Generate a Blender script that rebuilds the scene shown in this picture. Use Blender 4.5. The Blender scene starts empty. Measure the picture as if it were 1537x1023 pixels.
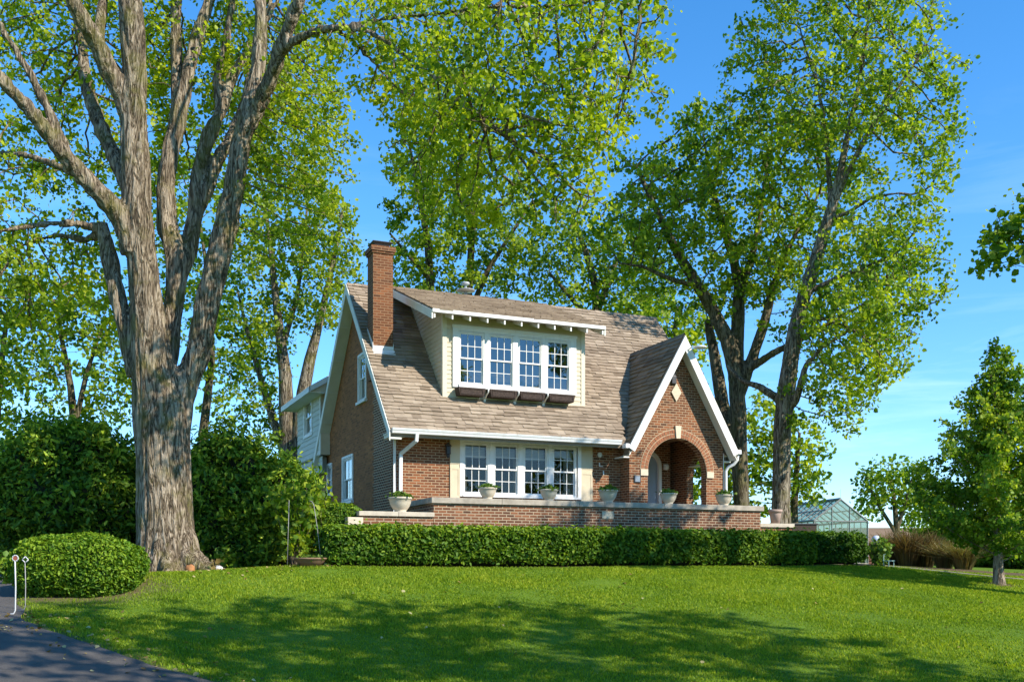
import bpy, bmesh, math, random
import numpy as np
from mathutils import Vector, Matrix, noise, geometry
random.seed(7)
R = np.random.default_rng(11)
C = bpy.context.scene.collection
rad = math.radians

# ------------------------------------------------------------------ camera frame
F, CX, HY = 1530.0, 768.5, 845.0          # focal length, centre column, horizon row of the photograph
def W(px, py, d):                         # point d metres in front of the camera
    return Vector((d * (px - CX) / F, d, d * (HY - py) / F))

# ------------------------------------------------------------------ object helpers
def tag(o, label=None, cat=None, group=None, kind=None):
    if label: o['label'] = label
    if cat: o['category'] = cat
    if group: o['group'] = group
    if kind: o['kind'] = kind
    return o

def thing(name, label, cat, loc=(0, 0, 0), rz=0.0, group=None, parent=None):
    o = bpy.data.objects.new(name, None); C.objects.link(o)
    o.empty_display_size = 0.2
    o.location = loc; o.rotation_euler = (0, 0, rz)
    return tag(o, label, cat, group)

def copy_tree(o, parent=None):
    c = o.copy(); C.objects.link(c)
    if parent: c.parent = parent
    for ch in list(o.children): copy_tree(ch, c)
    return c

class MB:
    """collects verts / faces, built as ONE mesh object"""
    def __init__(s): s.v = []; s.f = []; s.m = Matrix.Identity(4); s.tint = None
    def add(s, vs, fs):
        b = len(s.v); m = s.m
        s.v += [tuple(m @ Vector(p)) for p in vs]
        s.f += [tuple(b + i for i in f) for f in fs]
        return s
    def box(s, x0, x1, y0, y1, z0, z1):
        return s.add([(x0,y0,z0),(x1,y0,z0),(x1,y1,z0),(x0,y1,z0),(x0,y0,z1),(x1,y0,z1),(x1,y1,z1),(x0,y1,z1)],
              [(0,3,2,1),(4,5,6,7),(0,1,5,4),(1,2,6,5),(2,3,7,6),(3,0,4,7)])
    def bbox(s, x0, x1, y0, y1, z0, z1, b=0.01):     # box with chamfered edges
        bm = bmesh.new(); bmesh.ops.create_cube(bm, size=1)
        for v in bm.verts: v.co = Vector(((x0+x1)/2+v.co.x*(x1-x0),(y0+y1)/2+v.co.y*(y1-y0),(z0+z1)/2+v.co.z*(z1-z0)))
        bmesh.ops.bevel(bm, geom=bm.edges[:], offset=b, segments=2, affect='EDGES', profile=.6)
        bm.verts.index_update()
        s.add([v.co.copy() for v in bm.verts], [[v.index for v in f.verts] for f in bm.faces]); bm.free(); return s
    def beam(s, p0, p1, a, b):                        # bar from p0 to p1; a, b are half-section vectors
        p0, p1, a, b = Vector(p0), Vector(p1), Vector(a), Vector(b)
        q = [p0-a-b, p0+a-b, p0+a+b, p0-a+b, p1-a-b, p1+a-b, p1+a+b, p1-a+b]
        return s.add(q, [(0,3,2,1),(4,5,6,7),(0,1,5,4),(1,2,6,5),(2,3,7,6),(3,0,4,7)])
    def tube(s, pts, rr, n=8, cap=True):
        pts = [Vector(p) for p in pts]
        if not hasattr(rr, '__len__'): rr = [rr] * len(pts)
        vs, fs = [], []
        t0 = (pts[1]-pts[0]).normalized()
        u = t0.orthogonal().normalized()
        for i, p in enumerate(pts):
            t = (pts[min(i+1, len(pts)-1)] - pts[max(i-1, 0)]).normalized()
            u = (u - t*u.dot(t)).normalized(); w = t.cross(u)
            for k in range(n):
                an = 2*math.pi*k/n
                vs.append(p + (u*math.cos(an)+w*math.sin(an))*rr[i])
        for i in range(len(pts)-1):
            for k in range(n):
                a, b = i*n+k, i*n+(k+1) % n
                fs.append((a, b, b+n, a+n))
        if cap:
            fs.append(tuple(range(n))[::-1]); fs.append(tuple((len(pts)-1)*n+k for k in range(n)))
        return s.add(vs, fs)
    def lathe(s, prof, n=24, c=(0, 0, 0)):
        vs, fs = [], []
        for r, z in prof:
            for k in range(n):
                a = 2*math.pi*k/n; vs.append((c[0]+r*math.cos(a), c[1]+r*math.sin(a), c[2]+z))
        for i in range(len(prof)-1):
            for k in range(n):
                a, b = i*n+k, i*n+(k+1) % n; fs.append((a, b, b+n, a+n))
        fs.append(tuple(range(n))[::-1]); fs.append(tuple((len(prof)-1)*n+k for k in range(n)))
        return s.add(vs, fs)
    def slab(s, outer, holes, fn, w0, w1):            # polygon (with holes) in (u,v), thickened from w0 to w1, fn(u,v,w)->xyz
        loops = [outer] + list(holes)
        flat = [p for l in loops for p in l]
        tri = geometry.tessellate_polygon([[Vector((p[0], p[1], 0)) for p in l] for l in loops])
        n = len(flat)
        vs = [fn(u, v, w0) for u, v in flat] + [fn(u, v, w1) for u, v in flat]
        fs = [tuple(t) for t in tri] + [tuple(n+i for i in reversed(t)) for t in tri]
        k = 0
        for l in loops:
            m = len(l)
            for i in range(m):
                a, b = k+i, k+(i+1) % m; fs.append((a, b, n+b, n+a))
            k += m
        return s.add(vs, fs)
    def build(s, name, mat, parent=None, smooth=False, fix=True, tint=None):
        me = bpy.data.meshes.new(name); me.from_pydata(s.v, [], s.f)
        if fix:
            bm = bmesh.new(); bm.from_mesh(me); bmesh.ops.recalc_face_normals(bm, faces=bm.faces[:]); bm.to_mesh(me); bm.free()
        return link(name, me, mat, parent, smooth, tint)

def link(name, me, mat, parent=None, smooth=False, tint=None):
    if mat: me.materials.append(mat)
    if smooth: me.polygons.foreach_set('use_smooth', np.ones(len(me.polygons), bool))
    if tint is not None:
        at = me.attributes.new('tint', 'FLOAT', 'POINT'); at.data.foreach_set('value', np.asarray(tint, np.float32))
    me.update()
    o = bpy.data.objects.new(name, me); C.objects.link(o)
    if parent is not None: o.parent = parent
    return o

def np_mesh(name, V, faces, k):
    """V (n,3), faces (m,k) -> mesh"""
    me = bpy.data.meshes.new(name)
    V = np.ascontiguousarray(V, np.float32); faces = np.ascontiguousarray(faces, np.int32)
    me.vertices.add(len(V)); me.vertices.foreach_set('co', V.ravel())
    me.loops.add(faces.size); me.loops.foreach_set('vertex_index', faces.ravel())
    me.polygons.add(len(faces)); me.polygons.foreach_set('loop_start', np.arange(0, faces.size, k, dtype=np.int32))
    try: me.polygons.foreach_set('loop_total', np.full(len(faces), k, np.int32))
    except Exception: pass
    me.update(calc_edges=True)
    return me

# ------------------------------------------------------------------ materials
class Mat:
    def __init__(s, name, rough=0.8, spec=0.3):
        s.m = bpy.data.materials.new(name); s.m.use_nodes = True
        s.t = s.m.node_tree; s.N = s.t.nodes; s.L = s.t.links
        s.b = s.N['Principled BSDF']; s.out = s.N['Material Output']
        s.b.inputs['Roughness'].default_value = rough
        s.b.inputs['Specular IOR Level'].default_value = spec
        s._co = None
    def n(s, typ, **kw):
        nd = s.N.new(typ)
        for k, v in kw.items():
            if k.startswith('i_'):
                nd.inputs[k[2:].replace('_', ' ')].default_value = v
            else: setattr(nd, k, v)
        return nd
    def l(s, a, b): s.L.new(a, b); return s
    def co(s):
        if s._co is None: s._co = s.n('ShaderNodeTexCoord')
        return s._co.outputs['Object']
    def mapping(s, scale=(1, 1, 1), src=None):
        mp = s.n('ShaderNodeMapping'); mp.inputs['Scale'].default_value = scale
        s.l(src or s.co(), mp.inputs['Vector']); return mp.outputs['Vector']
    def noise(s, scale=5, detail=4, rough=.55, vec=None, dist=0):
        nd = s.n('ShaderNodeTexNoise'); nd.inputs['Scale'].default_value = scale
        nd.inputs['Detail'].default_value = detail; nd.inputs['Roughness'].default_value = rough
        nd.inputs['Distortion'].default_value = dist
        s.l(vec or s.co(), nd.inputs['Vector']); return nd.outputs['Fac']
    def ramp(s, fac, stops, interp='LINEAR'):
        r = s.n('ShaderNodeValToRGB'); r.color_ramp.interpolation = interp
        e = r.color_ramp.elements
        while len(e) < len(stops): e.new(0.5)
        for q, (p, c) in zip(e, stops):
            q.position = p; q.color = (c[0], c[1], c[2], 1)
        s.l(fac, r.inputs['Fac']); return r.outputs['Color']
    def mix(s, fac, a, b, mode='MIX'):
        mx = s.n('ShaderNodeMix', data_type='RGBA', blend_type=mode)
        for v, i in ((fac, 0), (a, 6), (b, 7)):
            if hasattr(v, 'is_linked'): s.l(v, mx.inputs[i])
            elif i == 0: mx.inputs[0].default_value = v
            else: mx.inputs[i].default_value = (v[0], v[1], v[2], 1)
        return mx.outputs[2]
    def math(s, op, a, b=0.5):
        nd = s.n('ShaderNodeMath', operation=op)
        for i, v in enumerate((a, b)):
            if hasattr(v, 'is_linked'): s.l(v, nd.inputs[i])
            else: nd.inputs[i].default_value = v
        return nd.outputs[0]
    def attr(s, name='tint'):
        return s.n('ShaderNodeAttribute', attribute_name=name).outputs['Fac']
    def bump(s, h, strength=.4, dist=.02):
        bp = s.n('ShaderNodeBump'); bp.inputs['Strength'].default_value = strength; bp.inputs['Distance'].default_value = dist
        s.l(h, bp.inputs['Height']); s.l(bp.outputs['Normal'], s.b.inputs['Normal']); return s
    def col(s, c):
        if hasattr(c, 'is_linked'): s.l(c, s.b.inputs['Base Color'])
        else: s.b.inputs['Base Color'].default_value = (c[0], c[1], c[2], 1)
        return s

def simple(name, c, rough=.6, var=.12, scale=6, bump=0, spec=.3):
    q = Mat(name, rough, spec)
    f = q.noise(scale, 5)
    q.col(q.ramp(f, [(.3, [x*(1-var) for x in c]), (.7, [min(1, x*(1+var)) for x in c])]))
    if bump: q.bump(q.noise(scale*6, 4), bump, .01)
    return q.m

def brick_mat(name, c1, c2, dark, mortar, patch=0.0):
    q = Mat(name, .85, .2)
    tc = q.n('ShaderNodeTexCoord')
    sp = q.n('ShaderNodeSeparateXYZ'); q.l(tc.outputs['Object'], sp.inputs[0])
    sn = q.n('ShaderNodeSeparateXYZ'); q.l(tc.outputs['Normal'], sn.inputs[0])
    side = q.math('GREATER_THAN', q.math('ABSOLUTE', sn.outputs[0]), .7)
    u = q.n('ShaderNodeMix', data_type='FLOAT'); q.l(side, u.inputs[0]); q.l(sp.outputs[0], u.inputs[2]); q.l(sp.outputs[1], u.inputs[3])
    cb = q.n('ShaderNodeCombineXYZ'); q.l(u.outputs[0], cb.inputs[0]); q.l(sp.outputs[2], cb.inputs[1])
    # a little wander so courses are not ruler straight
    nz = q.n('ShaderNodeTexNoise'); nz.inputs['Scale'].default_value = 3.0; q.l(cb.outputs[0], nz.inputs['Vector'])
    ad = q.n('ShaderNodeVectorMath', operation='MULTIPLY_ADD'); q.l(nz.outputs['Color'], ad.inputs[0]); ad.inputs[1].default_value = (.012, .012, 0); q.l(cb.outputs[0], ad.inputs[2])
    br = q.n('ShaderNodeTexBrick'); q.l(ad.outputs[0], br.inputs['Vector'])
    for k, v in (('Scale', 1), ('Mortar Size', .0112), ('Mortar Smooth', .2), ('Bias', 0), ('Brick Width', .215), ('Row Height', .0735)): br.inputs[k].default_value = v
    br.inputs['Color1'].default_value = (0, 0, 0, 1); br.inputs['Color2'].default_value = (1, 1, 1, 1); br.inputs['Mortar'].default_value = (.5, .5, .5, 1)
    cl = q.ramp(br.outputs['Color'], [(0, dark), (.30, c2), (.62, c1), (1, [min(1, x*1.3) for x in c1])])
    big = q.noise(1.1, 4, vec=ad.outputs[0])
    cl = q.mix(q.ramp(big, [(.40, (0, 0, 0)), (.62, (1, 1, 1))]), cl, q.mix(.62, cl, q.mix(.4, c2, dark)))
    cl = q.mix(.35, cl, q.ramp(q.noise(60, 3, vec=ad.outputs[0]), [(.3, [x*.5 for x in c2]), (.7, c1)]))
    mo = q.mix(q.noise(2.2, 4, vec=ad.outputs[0]), [x*.65 for x in mortar], mortar)
    q.col(q.mix(br.outputs['Fac'], cl, mo))
    inv = q.math('SUBTRACT', 1.0, br.outputs['Fac'])
    q.bump(q.math('ADD', inv, q.math('MULTIPLY', q.noise(45, 3, vec=ad.outputs[0]), .6)), .7, .012)
    return q.m

M = {}
M['brick'] = brick_mat('house_brick', (.285, .10, .038), (.145, .052, .025), (.03, .017, .012), (.47, .33, .20))
M['brick_gable'] = brick_mat('gable_brick', (.43, .155, .05), (.28, .10, .034), (.12, .05, .02), (.34, .165, .07))
M['brick_corner'] = brick_mat('dark_corner_brick', (.22, .08, .036), (.105, .042, .022), (.028, .016, .011), (.66, .50, .33))
M['brick_terrace'] = brick_mat('terrace_brick', (.265, .105, .048), (.135, .056, .030), (.03, .02, .015), (.50, .38, .25))
M['brick_solid'] = simple('brick_unit', (.29, .11, .05), .85, .3, 9, .2)
M['mortar'] = simple('mortar', (.50, .38, .24), .9, .15, 20)
M['chimney'] = brick_mat('chimney_brick', (.27, .10, .040), (.16, .06, .028), (.05, .024, .016), (.34, .20, .11))
def paint(name, c, grime, rough=.5):
    q = Mat(name, rough, .3)
    st = q.ramp(q.noise(1, 5, .65, q.mapping((9, 9, 1.1))), [(.52, (0, 0, 0)), (.8, (.5, .5, .5))])
    sp_ = q.ramp(q.noise(14, 4, .7), [(.6, (0, 0, 0)), (.75, (.35, .35, .35))])
    q.col(q.mix(q.math('MAXIMUM', st, sp_), q.ramp(q.noise(2, 3), [(.3, [x*.96 for x in c]), (.7, c)]), grime)); q.bump(q.noise(30, 3), .08, .004); return q.m
M['white'] = paint('white_paint', (.78, .765, .72), (.50, .46, .38))
M['white_metal'] = paint('white_gutter_metal', (.76, .755, .73), (.48, .45, .40), .4)
M['cream'] = simple('cream_paint', (.66, .60, .45), .55, .05, 3)
M['shutter'] = simple('shutter_paint', (.60, .50, .34), .6, .06, 3)
M['soffit'] = simple('soffit_paint', (.72, .71, .63), .6, .06, 3)
M['stone'] = simple('limestone', (.62, .52, .37), .85, .10, 14, .2)
M['coping'] = simple('coping_stone', (.37, .32, .25), .85, .22, 5, .3)
M['coping_low'] = simple('low_coping_stone', (.50, .43, .33), .85, .15, 5, .3)
M['metal_dark'] = simple('dark_metal', (.03, .03, .032), .5, .2, 12, spec=.5)
M['metal_grey'] = simple('grey_metal', (.45, .46, .46), .35, .1, 12, spec=.6)
M['flashing'] = simple('white_flashing', (.78, .78, .77), .5, .05, 6)
M['door'] = simple('blue_grey_door', (.30, .36, .42), .4, .06, 3)
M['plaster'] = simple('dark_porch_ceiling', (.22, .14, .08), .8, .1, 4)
M['wood_dark'] = simple('weathered_wood', (.052, .034, .026), .8, .6, 30, .5)
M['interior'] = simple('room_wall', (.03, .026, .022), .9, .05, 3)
M['blind'] = simple('window_blind', (.80, .80, .76), .7, .05, 3)
M['curtain'] = simple('window_curtain', (.34, .33, .29), .85, .2, 4)
M['plaque'] = simple('slate_plaque', (.22, .26, .30), .6, .1, 30)
M['urn'] = simple('urn_stone', (.56, .48, .36), .8, .10, 9, .15)
M['terracotta'] = simple('terracotta', (.24, .145, .085), .8, .15, 7, .1)
M['pink_pot'] = simple('weathered_pink_pot', (.42, .30, .24), .85, .15, 7, .1)
M['soil'] = simple('planting_soil', (.05, .034, .022), .95, .3, 20, .5)
M['red'] = simple('red_reflector', (.36, .09, .05), .3, .1, 8, spec=.5)
M['white_rod'] = simple('white_rod', (.58, .57, .53), .4, .05, 5)
M['rust_rod'] = simple('weathered_rod', (.34, .32, .29), .6, .2, 9)
M['rock'] = simple('pale_rock', (.60, .57, .52), .85, .15, 9, .4)
M['orange'] = simple('orange_lump', (.36, .16, .06), .85, .4, 9, .3)
M['globe'] = simple('pale_globe', (.55, .62, .74), .25, .05, 4, spec=.6)
M['mint'] = simple('mint_metal', (.42, .58, .52), .45, .05, 5)
M['lamp_glass'] = simple('lamp_glass', (.72, .72, .68), .2, .05, 5, spec=.6)
M['red_brown'] = simple('far_house_wall', (.21, .095, .06), .85, .12, 2)
M['far_roof'] = simple('far_house_roof', (.23, .15, .085), .85, .15, 2)

def roof_mat(name, a, b, c):
    q = Mat(name, .9, .15)
    t = q.attr()
    cl = q.ramp(t, [(0, a), (.5, b), (1, c)])
    st = q.ramp(q.noise(1.3, 5, .6), [(.40, (0, 0, 0)), (.75, (1, 1, 1))])
    cl = q.mix(q.math('MULTIPLY', st, .35), cl, (.115, .08, .058))
    fine = q.ramp(q.noise(95, 3), [(.25, (.62, .62, .62)), (.75, (1.25, 1.25, 1.25))])
    q.col(q.mix(.8, cl, fine, 'MULTIPLY')); q.bump(q.noise(120, 3), .4, .004)
    return q.m
M['roof'] = roof_mat('shingles', (.215, .162, .114), (.34, .264, .19), (.435, .348, .257))
M['roof_porch'] = roof_mat('porch_shingles', (.17, .142, .10), (.25, .21, .148), (.34, .28, .20))

def siding_mat():
    q = Mat('lap_siding', .6, .25)
    q.col(q.ramp(q.noise(2.5, 4), [(.3, (.58, .49, .34)), (.7, (.66, .57, .41))])); return q.m
M['siding'] = siding_mat()
M['siding_grey'] = simple('grey_green_siding', (.52, .53, .46), .6, .05, 3)

def glass_mat(name, refl, tint):
    q = Mat(name)
    q.N.remove(q.b)
    g = q.n('ShaderNodeBsdfGlossy'); g.inputs['Roughness'].default_value = .015; g.inputs['Color'].default_value = (.82, .83, .80, 1)
    tr = q.n('ShaderNodeBsdfTransparent'); tr.inputs['Color'].default_value = (*tint, 1)
    # faint waviness of old panes
    bp = q.n('ShaderNodeBump'); bp.inputs['Strength'].default_value = .06; bp.inputs['Distance'].default_value = .05
    q.l(q.noise(2.6, 1), bp.inputs['Height']); q.l(bp.outputs['Normal'], g.inputs['Normal'])
    mx = q.n('ShaderNodeMixShader')
    lw = q.n('ShaderNodeLayerWeight'); lw.inputs['Blend'].default_value = .3
    fac = q.math('MULTIPLY_ADD', lw.outputs['Fresnel'], .45); q.N[-1].inputs[2].default_value = refl
    q.l(fac, mx.inputs[0]); q.l(tr.outputs[0], mx.inputs[1]); q.l(g.outputs[0], mx.inputs[2]); q.l(mx.outputs[0], q.out.inputs['Surface'])
    return q.m
M['glass'] = glass_mat('window_glass', .03, (.68, .70, .69))
M['glass_upper'] = glass_mat('upper_window_glass', .14, (.45, .5, .55))
def reflection_tinted():
    q = Mat('greenhouse_glass', .25, .4); q.col(q.ramp(q.noise(1.4, 4), [(.3, (.20, .26, .17)), (.7, (.38, .46, .40))]))  # whitewash tone, plus a green painted in for mirrored trees
    t = q.n('ShaderNodeBsdfTransparent'); t.inputs['Color'].default_value = (.72, .84, .80, 1); m = q.n('ShaderNodeMixShader'); m.inputs[0].default_value = .42
    q.l(t.outputs[0], m.inputs[1]); q.l(q.b.outputs[0], m.inputs[2]); q.l(m.outputs[0], q.out.inputs['Surface']); return q.m
M['glass_house'] = reflection_tinted()

def leaf_mat(name, stops, trans=.45, gloss=.06, tr_gain=(1.3, 1.25, .5)):
    q = Mat(name); q.N.remove(q.b)
    c = q.ramp(q.attr(), stops)
    d = q.n('ShaderNodeBsdfDiffuse'); q.l(c, d.inputs['Color'])
    t = q.n('ShaderNodeBsdfTranslucent'); q.l(q.mix(1.0, c, tr_gain, 'MULTIPLY'), t.inputs['Color'])
    g = q.n('ShaderNodeBsdfGlossy'); g.inputs['Roughness'].default_value = .55; g.inputs['Color'].default_value = (.55, .62, .40, 1)
    m1 = q.n('ShaderNodeMixShader'); m1.inputs[0].default_value = trans
    q.l(d.outputs[0], m1.inputs[1]); q.l(t.outputs[0], m1.inputs[2])
    m2 = q.n('ShaderNodeMixShader'); m2.inputs[0].default_value = gloss*.7
    q.l(m1.outputs[0], m2.inputs[1]); q.l(g.outputs[0], m2.inputs[2]); q.l(m2.outputs[0], q.out.inputs['Surface'])
    return q.m
M['leaf_maple'] = leaf_mat('spring_maple_leaf', [(0, (.07, .155, .010)), (.45, (.26, .37, .014)), (1, (.54, .60, .026))], .58)
M['leaf_tree'] = leaf_mat('spring_tree_leaf', [(0, (.045, .12, .010)), (.45, (.19, .31, .014)), (1, (.48, .55, .03))], .58)
M['leaf_back'] = leaf_mat('back_tree_leaf', [(0, (.05, .135, .012)), (.45, (.21, .32, .018)), (1, (.50, .56, .035))], .58)
M['leaf_dark'] = leaf_mat('dark_tree_leaf', [(0, (.04, .115, .01)), (.5, (.14, .26, .014)), (1, (.36, .44, .03))], .55)
M['leaf_pyramid'] = leaf_mat('olive_tree_leaf', [(0, (.045, .13, .012)), (.5, (.17, .30, .02)), (1, (.44, .52, .05))], .52)
M['leaf_ever'] = leaf_mat('evergreen_leaf', [(0, (.018, .07, .006)), (.5, (.11, .22, .012)), (1, (.42, .52, .04))], .28, .06)
M['leaf_hedge'] = leaf_mat('hedge_leaf', [(0, (.018, .068, .005)), (.5, (.082, .172, .008)), (1, (.28, .37, .018))], .32, .05)
M['leaf_clip'] = leaf_mat('clipped_bush_leaf', [(0, (.022, .08, .005)), (.5, (.085, .185, .008)), (1, (.25, .36, .02))], .32, .05)
M['leaf_lime'] = leaf_mat('lime_shrub_leaf', [(0, (.06, .14, .02)), (.5, (.13, .24, .03)), (1, (.26, .34, .07))], .4)
M['leaf_urn'] = leaf_mat('urn_plant_leaf', [(0, (.04, .10, .012)), (.5, (.10, .19, .02)), (1, (.22, .28, .04))], .35)
M['reed'] = leaf_mat('dry_reed', [(0, (.10, .06, .028)), (.5, (.21, .14, .06)), (1, (.22, .22, .07))], .3)
M['grass'] = leaf_mat('lawn_grass_blade', [(0, (.095, .185, .012)), (.5, (.235, .34, .016)), (1, (.48, .51, .05))], .42, .03)
M['dead_leaf'] = leaf_mat('fallen_leaf', [(0, (.16, .09, .03)), (.5, (.34, .24, .08)), (1, (.50, .44, .22))], .2)
M['core'] = simple('shrub_shade_core', (.016, .022, .008), .95, .3, 9)  # near-black colour painted as the shade deep inside the foliage

def bark_mat(name, lo, mid, hi, sc=11.0, moss=.5, st=.9):
    q = Mat(name, .9, .12)
    # long wavy ridges: contour bands of a noise field drawn out along the stem, broken by a finer field
    def ridge(k, stretch, dist):
        f = q.noise(1.0, 3, .55, q.mapping((sc*k, sc*k, sc*k*stretch)), dist)
        return q.math('MINIMUM', q.math('MULTIPLY', q.math('ABSOLUTE', q.math('SUBTRACT', f, .5)), 8.5), 1.0)
    a, b = ridge(.62, .17, 1.0), ridge(1.5, .16, .7)
    h = q.math('ADD', q.math('MULTIPLY', a, .65), q.math('MULTIPLY', b, .35))
    fine = q.noise(1.0, 5, .7, q.mapping((sc*5, sc*5, sc*1.0)))
    h = q.math('ADD', q.math('MULTIPLY', h, .8), q.math('MULTIPLY', fine, .3))
    cl = q.ramp(h, [(.22, lo), (.48, mid), (.86, hi)])
    cl = q.mix(q.ramp(q.noise(.9, 4, .6), [(.4, (0, 0, 0)), (.7, (.22, .22, .22))]), cl, mid)
    ms = q.ramp(q.noise(1.5, 5, .68), [(.50, (0, 0, 0)), (.66, (1, 1, 1))])
    cl = q.mix(q.math('MULTIPLY', ms, moss), cl, (.15, .14, .025))
    q.col(cl); q.bump(h, st, .05)
    return q.m
M['bark_maple'] = bark_mat('maple_bark', (.028, .019, .012), (.20, .15, .096), (.43, .345, .245), 12, .6, 1.0)
M['bark_tree'] = bark_mat('grey_tree_bark', (.022, .016, .010), (.165, .13, .085), (.40, .335, .24), 13, .6, 1.0)
M['bark_dark'] = bark_mat('dark_tree_bark', (.028, .021, .013), (.11, .086, .052), (.23, .19, .12), 12, .5)
M['bark_pale'] = bark_mat('pale_young_bark', (.09, .065, .045), (.26, .20, .14), (.42, .34, .25), 14, .1)

def asphalt_mat():
    q = Mat('driveway_asphalt', .85, .25)
    f = q.noise(1.2, 6, .65); g = q.noise(90, 3, .7)
    cl = q.mix(q.ramp(g, [(.35, (0, 0, 0)), (.75, (1, 1, 1))]), (.044, .039, .034), (.15, .135, .118))
    cl = q.mix(q.ramp(f, [(.35, (0, 0, 0)), (.7, (.6, .6, .6))]), cl, (.14, .12, .10))
    cr = q.n('ShaderNodeTexVoronoi'); cr.feature = 'DISTANCE_TO_EDGE'; cr.inputs['Scale'].default_value = .55
    ad_ = q.n('ShaderNodeVectorMath', operation='MULTIPLY_ADD'); nz_ = q.n('ShaderNodeTexNoise'); nz_.inputs['Scale'].default_value = 1.1; nz_.inputs['Detail'].default_value = 6; q.l(q.co(), nz_.inputs['Vector']); q.l(nz_.outputs['Color'], ad_.inputs[0]); ad_.inputs[1].default_value = (2.6, 2.6, 0); q.l(q.co(), ad_.inputs[2]); q.l(ad_.outputs[0], cr.inputs['Vector'])
    cl = q.mix(q.ramp(cr.outputs['Distance'], [(0, (.5, .5, .5)), (.006, (0, 0, 0))]), cl, (.03, .03, .03))
    q.col(cl); q.bump(g, .5, .01); return q.m
M['asphalt'] = asphalt_mat()

def ground_mat():
    q = Mat('lawn_ground', .95, .1)
    dirt = q.attr('dirt')
    a = q.noise(.55, 5, .6); b = q.noise(22, 4, .7)
    gr = q.mix(q.ramp(a, [(.35, (0, 0, 0)), (.65, (1, 1, 1))]), (.07, .155, .012), (.13, .225, .016))
    gr = q.mix(q.ramp(b, [(.3, (0, 0, 0)), (.75, (1, 1, 1))]), gr, (.12, .17, .02))
    so = q.mix(b, (.055, .034, .02), (.21, .14, .085))
    q.col(q.mix(dirt, gr, so)); q.bump(b, .6, .03); return q.m
M['ground'] = ground_mat()

# ------------------------------------------------------------------ terrain
_cp = []
def _g(px, py, d): w = W(px, py, d); _cp.append((w.x, w.y, w.z))
for a in [(490,850,21.4),(768,849.5,23.5),(1000,849,25),(1230,849,26.6),(1310,850,27.3),(252,862,22),(330,856,22.5),(400,853,23),(60,893,18),(200,864,19.6),
          (0,928,15.8),(60,942,15.2),(130,965,14.4),(230,998,13.4),(320,1023,12.75),(500,1023,13.0),(768,1023,13.2),(1150,1023,13.4),(1537,1023,13.6),
          (1500,876,24),(1537,892,22.5),(1400,863,25.6),(768,913,18.3),(400,925,17),(1150,912,18.6),(1450,930,18),(150,905,17.5),
          (1400,848,34),(1600,856,36),(100,850,27),(-150,880,22),(-300,950,15)]: _g(*a)
_cp += [(0,0,-1.66),(-10,6,-1.6),(10,6,-1.66),(18,12,-1.65),(-14,12,-1.25),(-14,26,-.35),(0,30,-.04),(10,34,-.05),(-8,34,-.06),(0,44,-.1),(16,44,-.15),(-18,44,-.2),(22,26,-.8)]
_cp = np.array(_cp)
def _phi(r2): return np.sqrt(r2 + 1.2)
_A = _phi(((_cp[:, None, :2] - _cp[None, :, :2])**2).sum(-1)) + np.eye(len(_cp))*-.02
_wt = np.linalg.solve(_A, _cp[:, 2] + .6)
def ground_z(x, y):
    x = np.asarray(x, float); y = np.asarray(y, float); s = x.shape
    x = x.ravel(); y = y.ravel(); out = np.empty(len(x))
    for i in range(0, len(x), 50000):
        r2 = (x[i:i+50000, None]-_cp[None, :, 0])**2 + (y[i:i+50000, None]-_cp[None, :, 1])**2
        out[i:i+50000] = _phi(r2) @ _wt - .6
    d = np.hypot(x, y-22); t = np.clip((d-20)/18, 0, 1); t = t*t*(3-2*t)
    return (out*(1-t) + (-.35)*t).reshape(s)
def gz(x, y): return float(ground_z(np.array([x]), np.array([y]))[0])

# driveway edge (its right-hand rim against the lawn) and its far rim
DRV_E = np.array([(-2.3,10.9),(-3.0,11.9),(-3.73,12.75),(-4.72,13.4),(-6.0,14.4),(-7.04,15.2),(-7.6,15.85),(-8.0,16.7),(-8.75,17.9),(-9.4,19.6),(-10.1,22),(-10.9,26),(-11.9,34)])
DRV_O = np.array([(-7,6),(-8,7),(-9.5,8),(-11,9.5),(-12.2,11),(-13,12.5),(-13.6,14),(-14.2,16),(-14.6,18),(-15,21),(-15.6,26),(-16.6,34)])
def poly_in(px, py, P):
    ins = np.zeros(px.shape, bool); n = len(P); j = n-1
    for i in range(n):
        xi, yi = P[i]; xj, yj = P[j]
        c = ((yi > py) != (yj > py)) & (px < (xj-xi)*(py-yi)/(yj-yi+1e-12)+xi)
        ins ^= c; j = i
    return ins
DRV = np.vstack([DRV_E, DRV_O[::-1]])
def seg_dist(x, y, P):
    d = np.full(x.shape, 1e9)
    for a, b in zip(P[:-1], P[1:]):
        ab = b-a; t = np.clip(((x-a[0])*ab[0]+(y-a[1])*ab[1])/(ab@ab), 0, 1)
        d = np.minimum(d, np.hypot(x-a[0]-t*ab[0], y-a[1]-t*ab[1]))
    return d

TH = rad(23.4)
E1 = Vector((math.cos(TH), math.sin(TH), 0)); E2 = Vector((-math.sin(TH), math.cos(TH), 0))
HO = Vector((-3.158, 27.232, 0))
def H(x, y, z=0): return HO + E1*x + E2*y + Vector((0, 0, z))
def H2(x, y): p = H(x, y); return (p.x, p.y)

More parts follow.
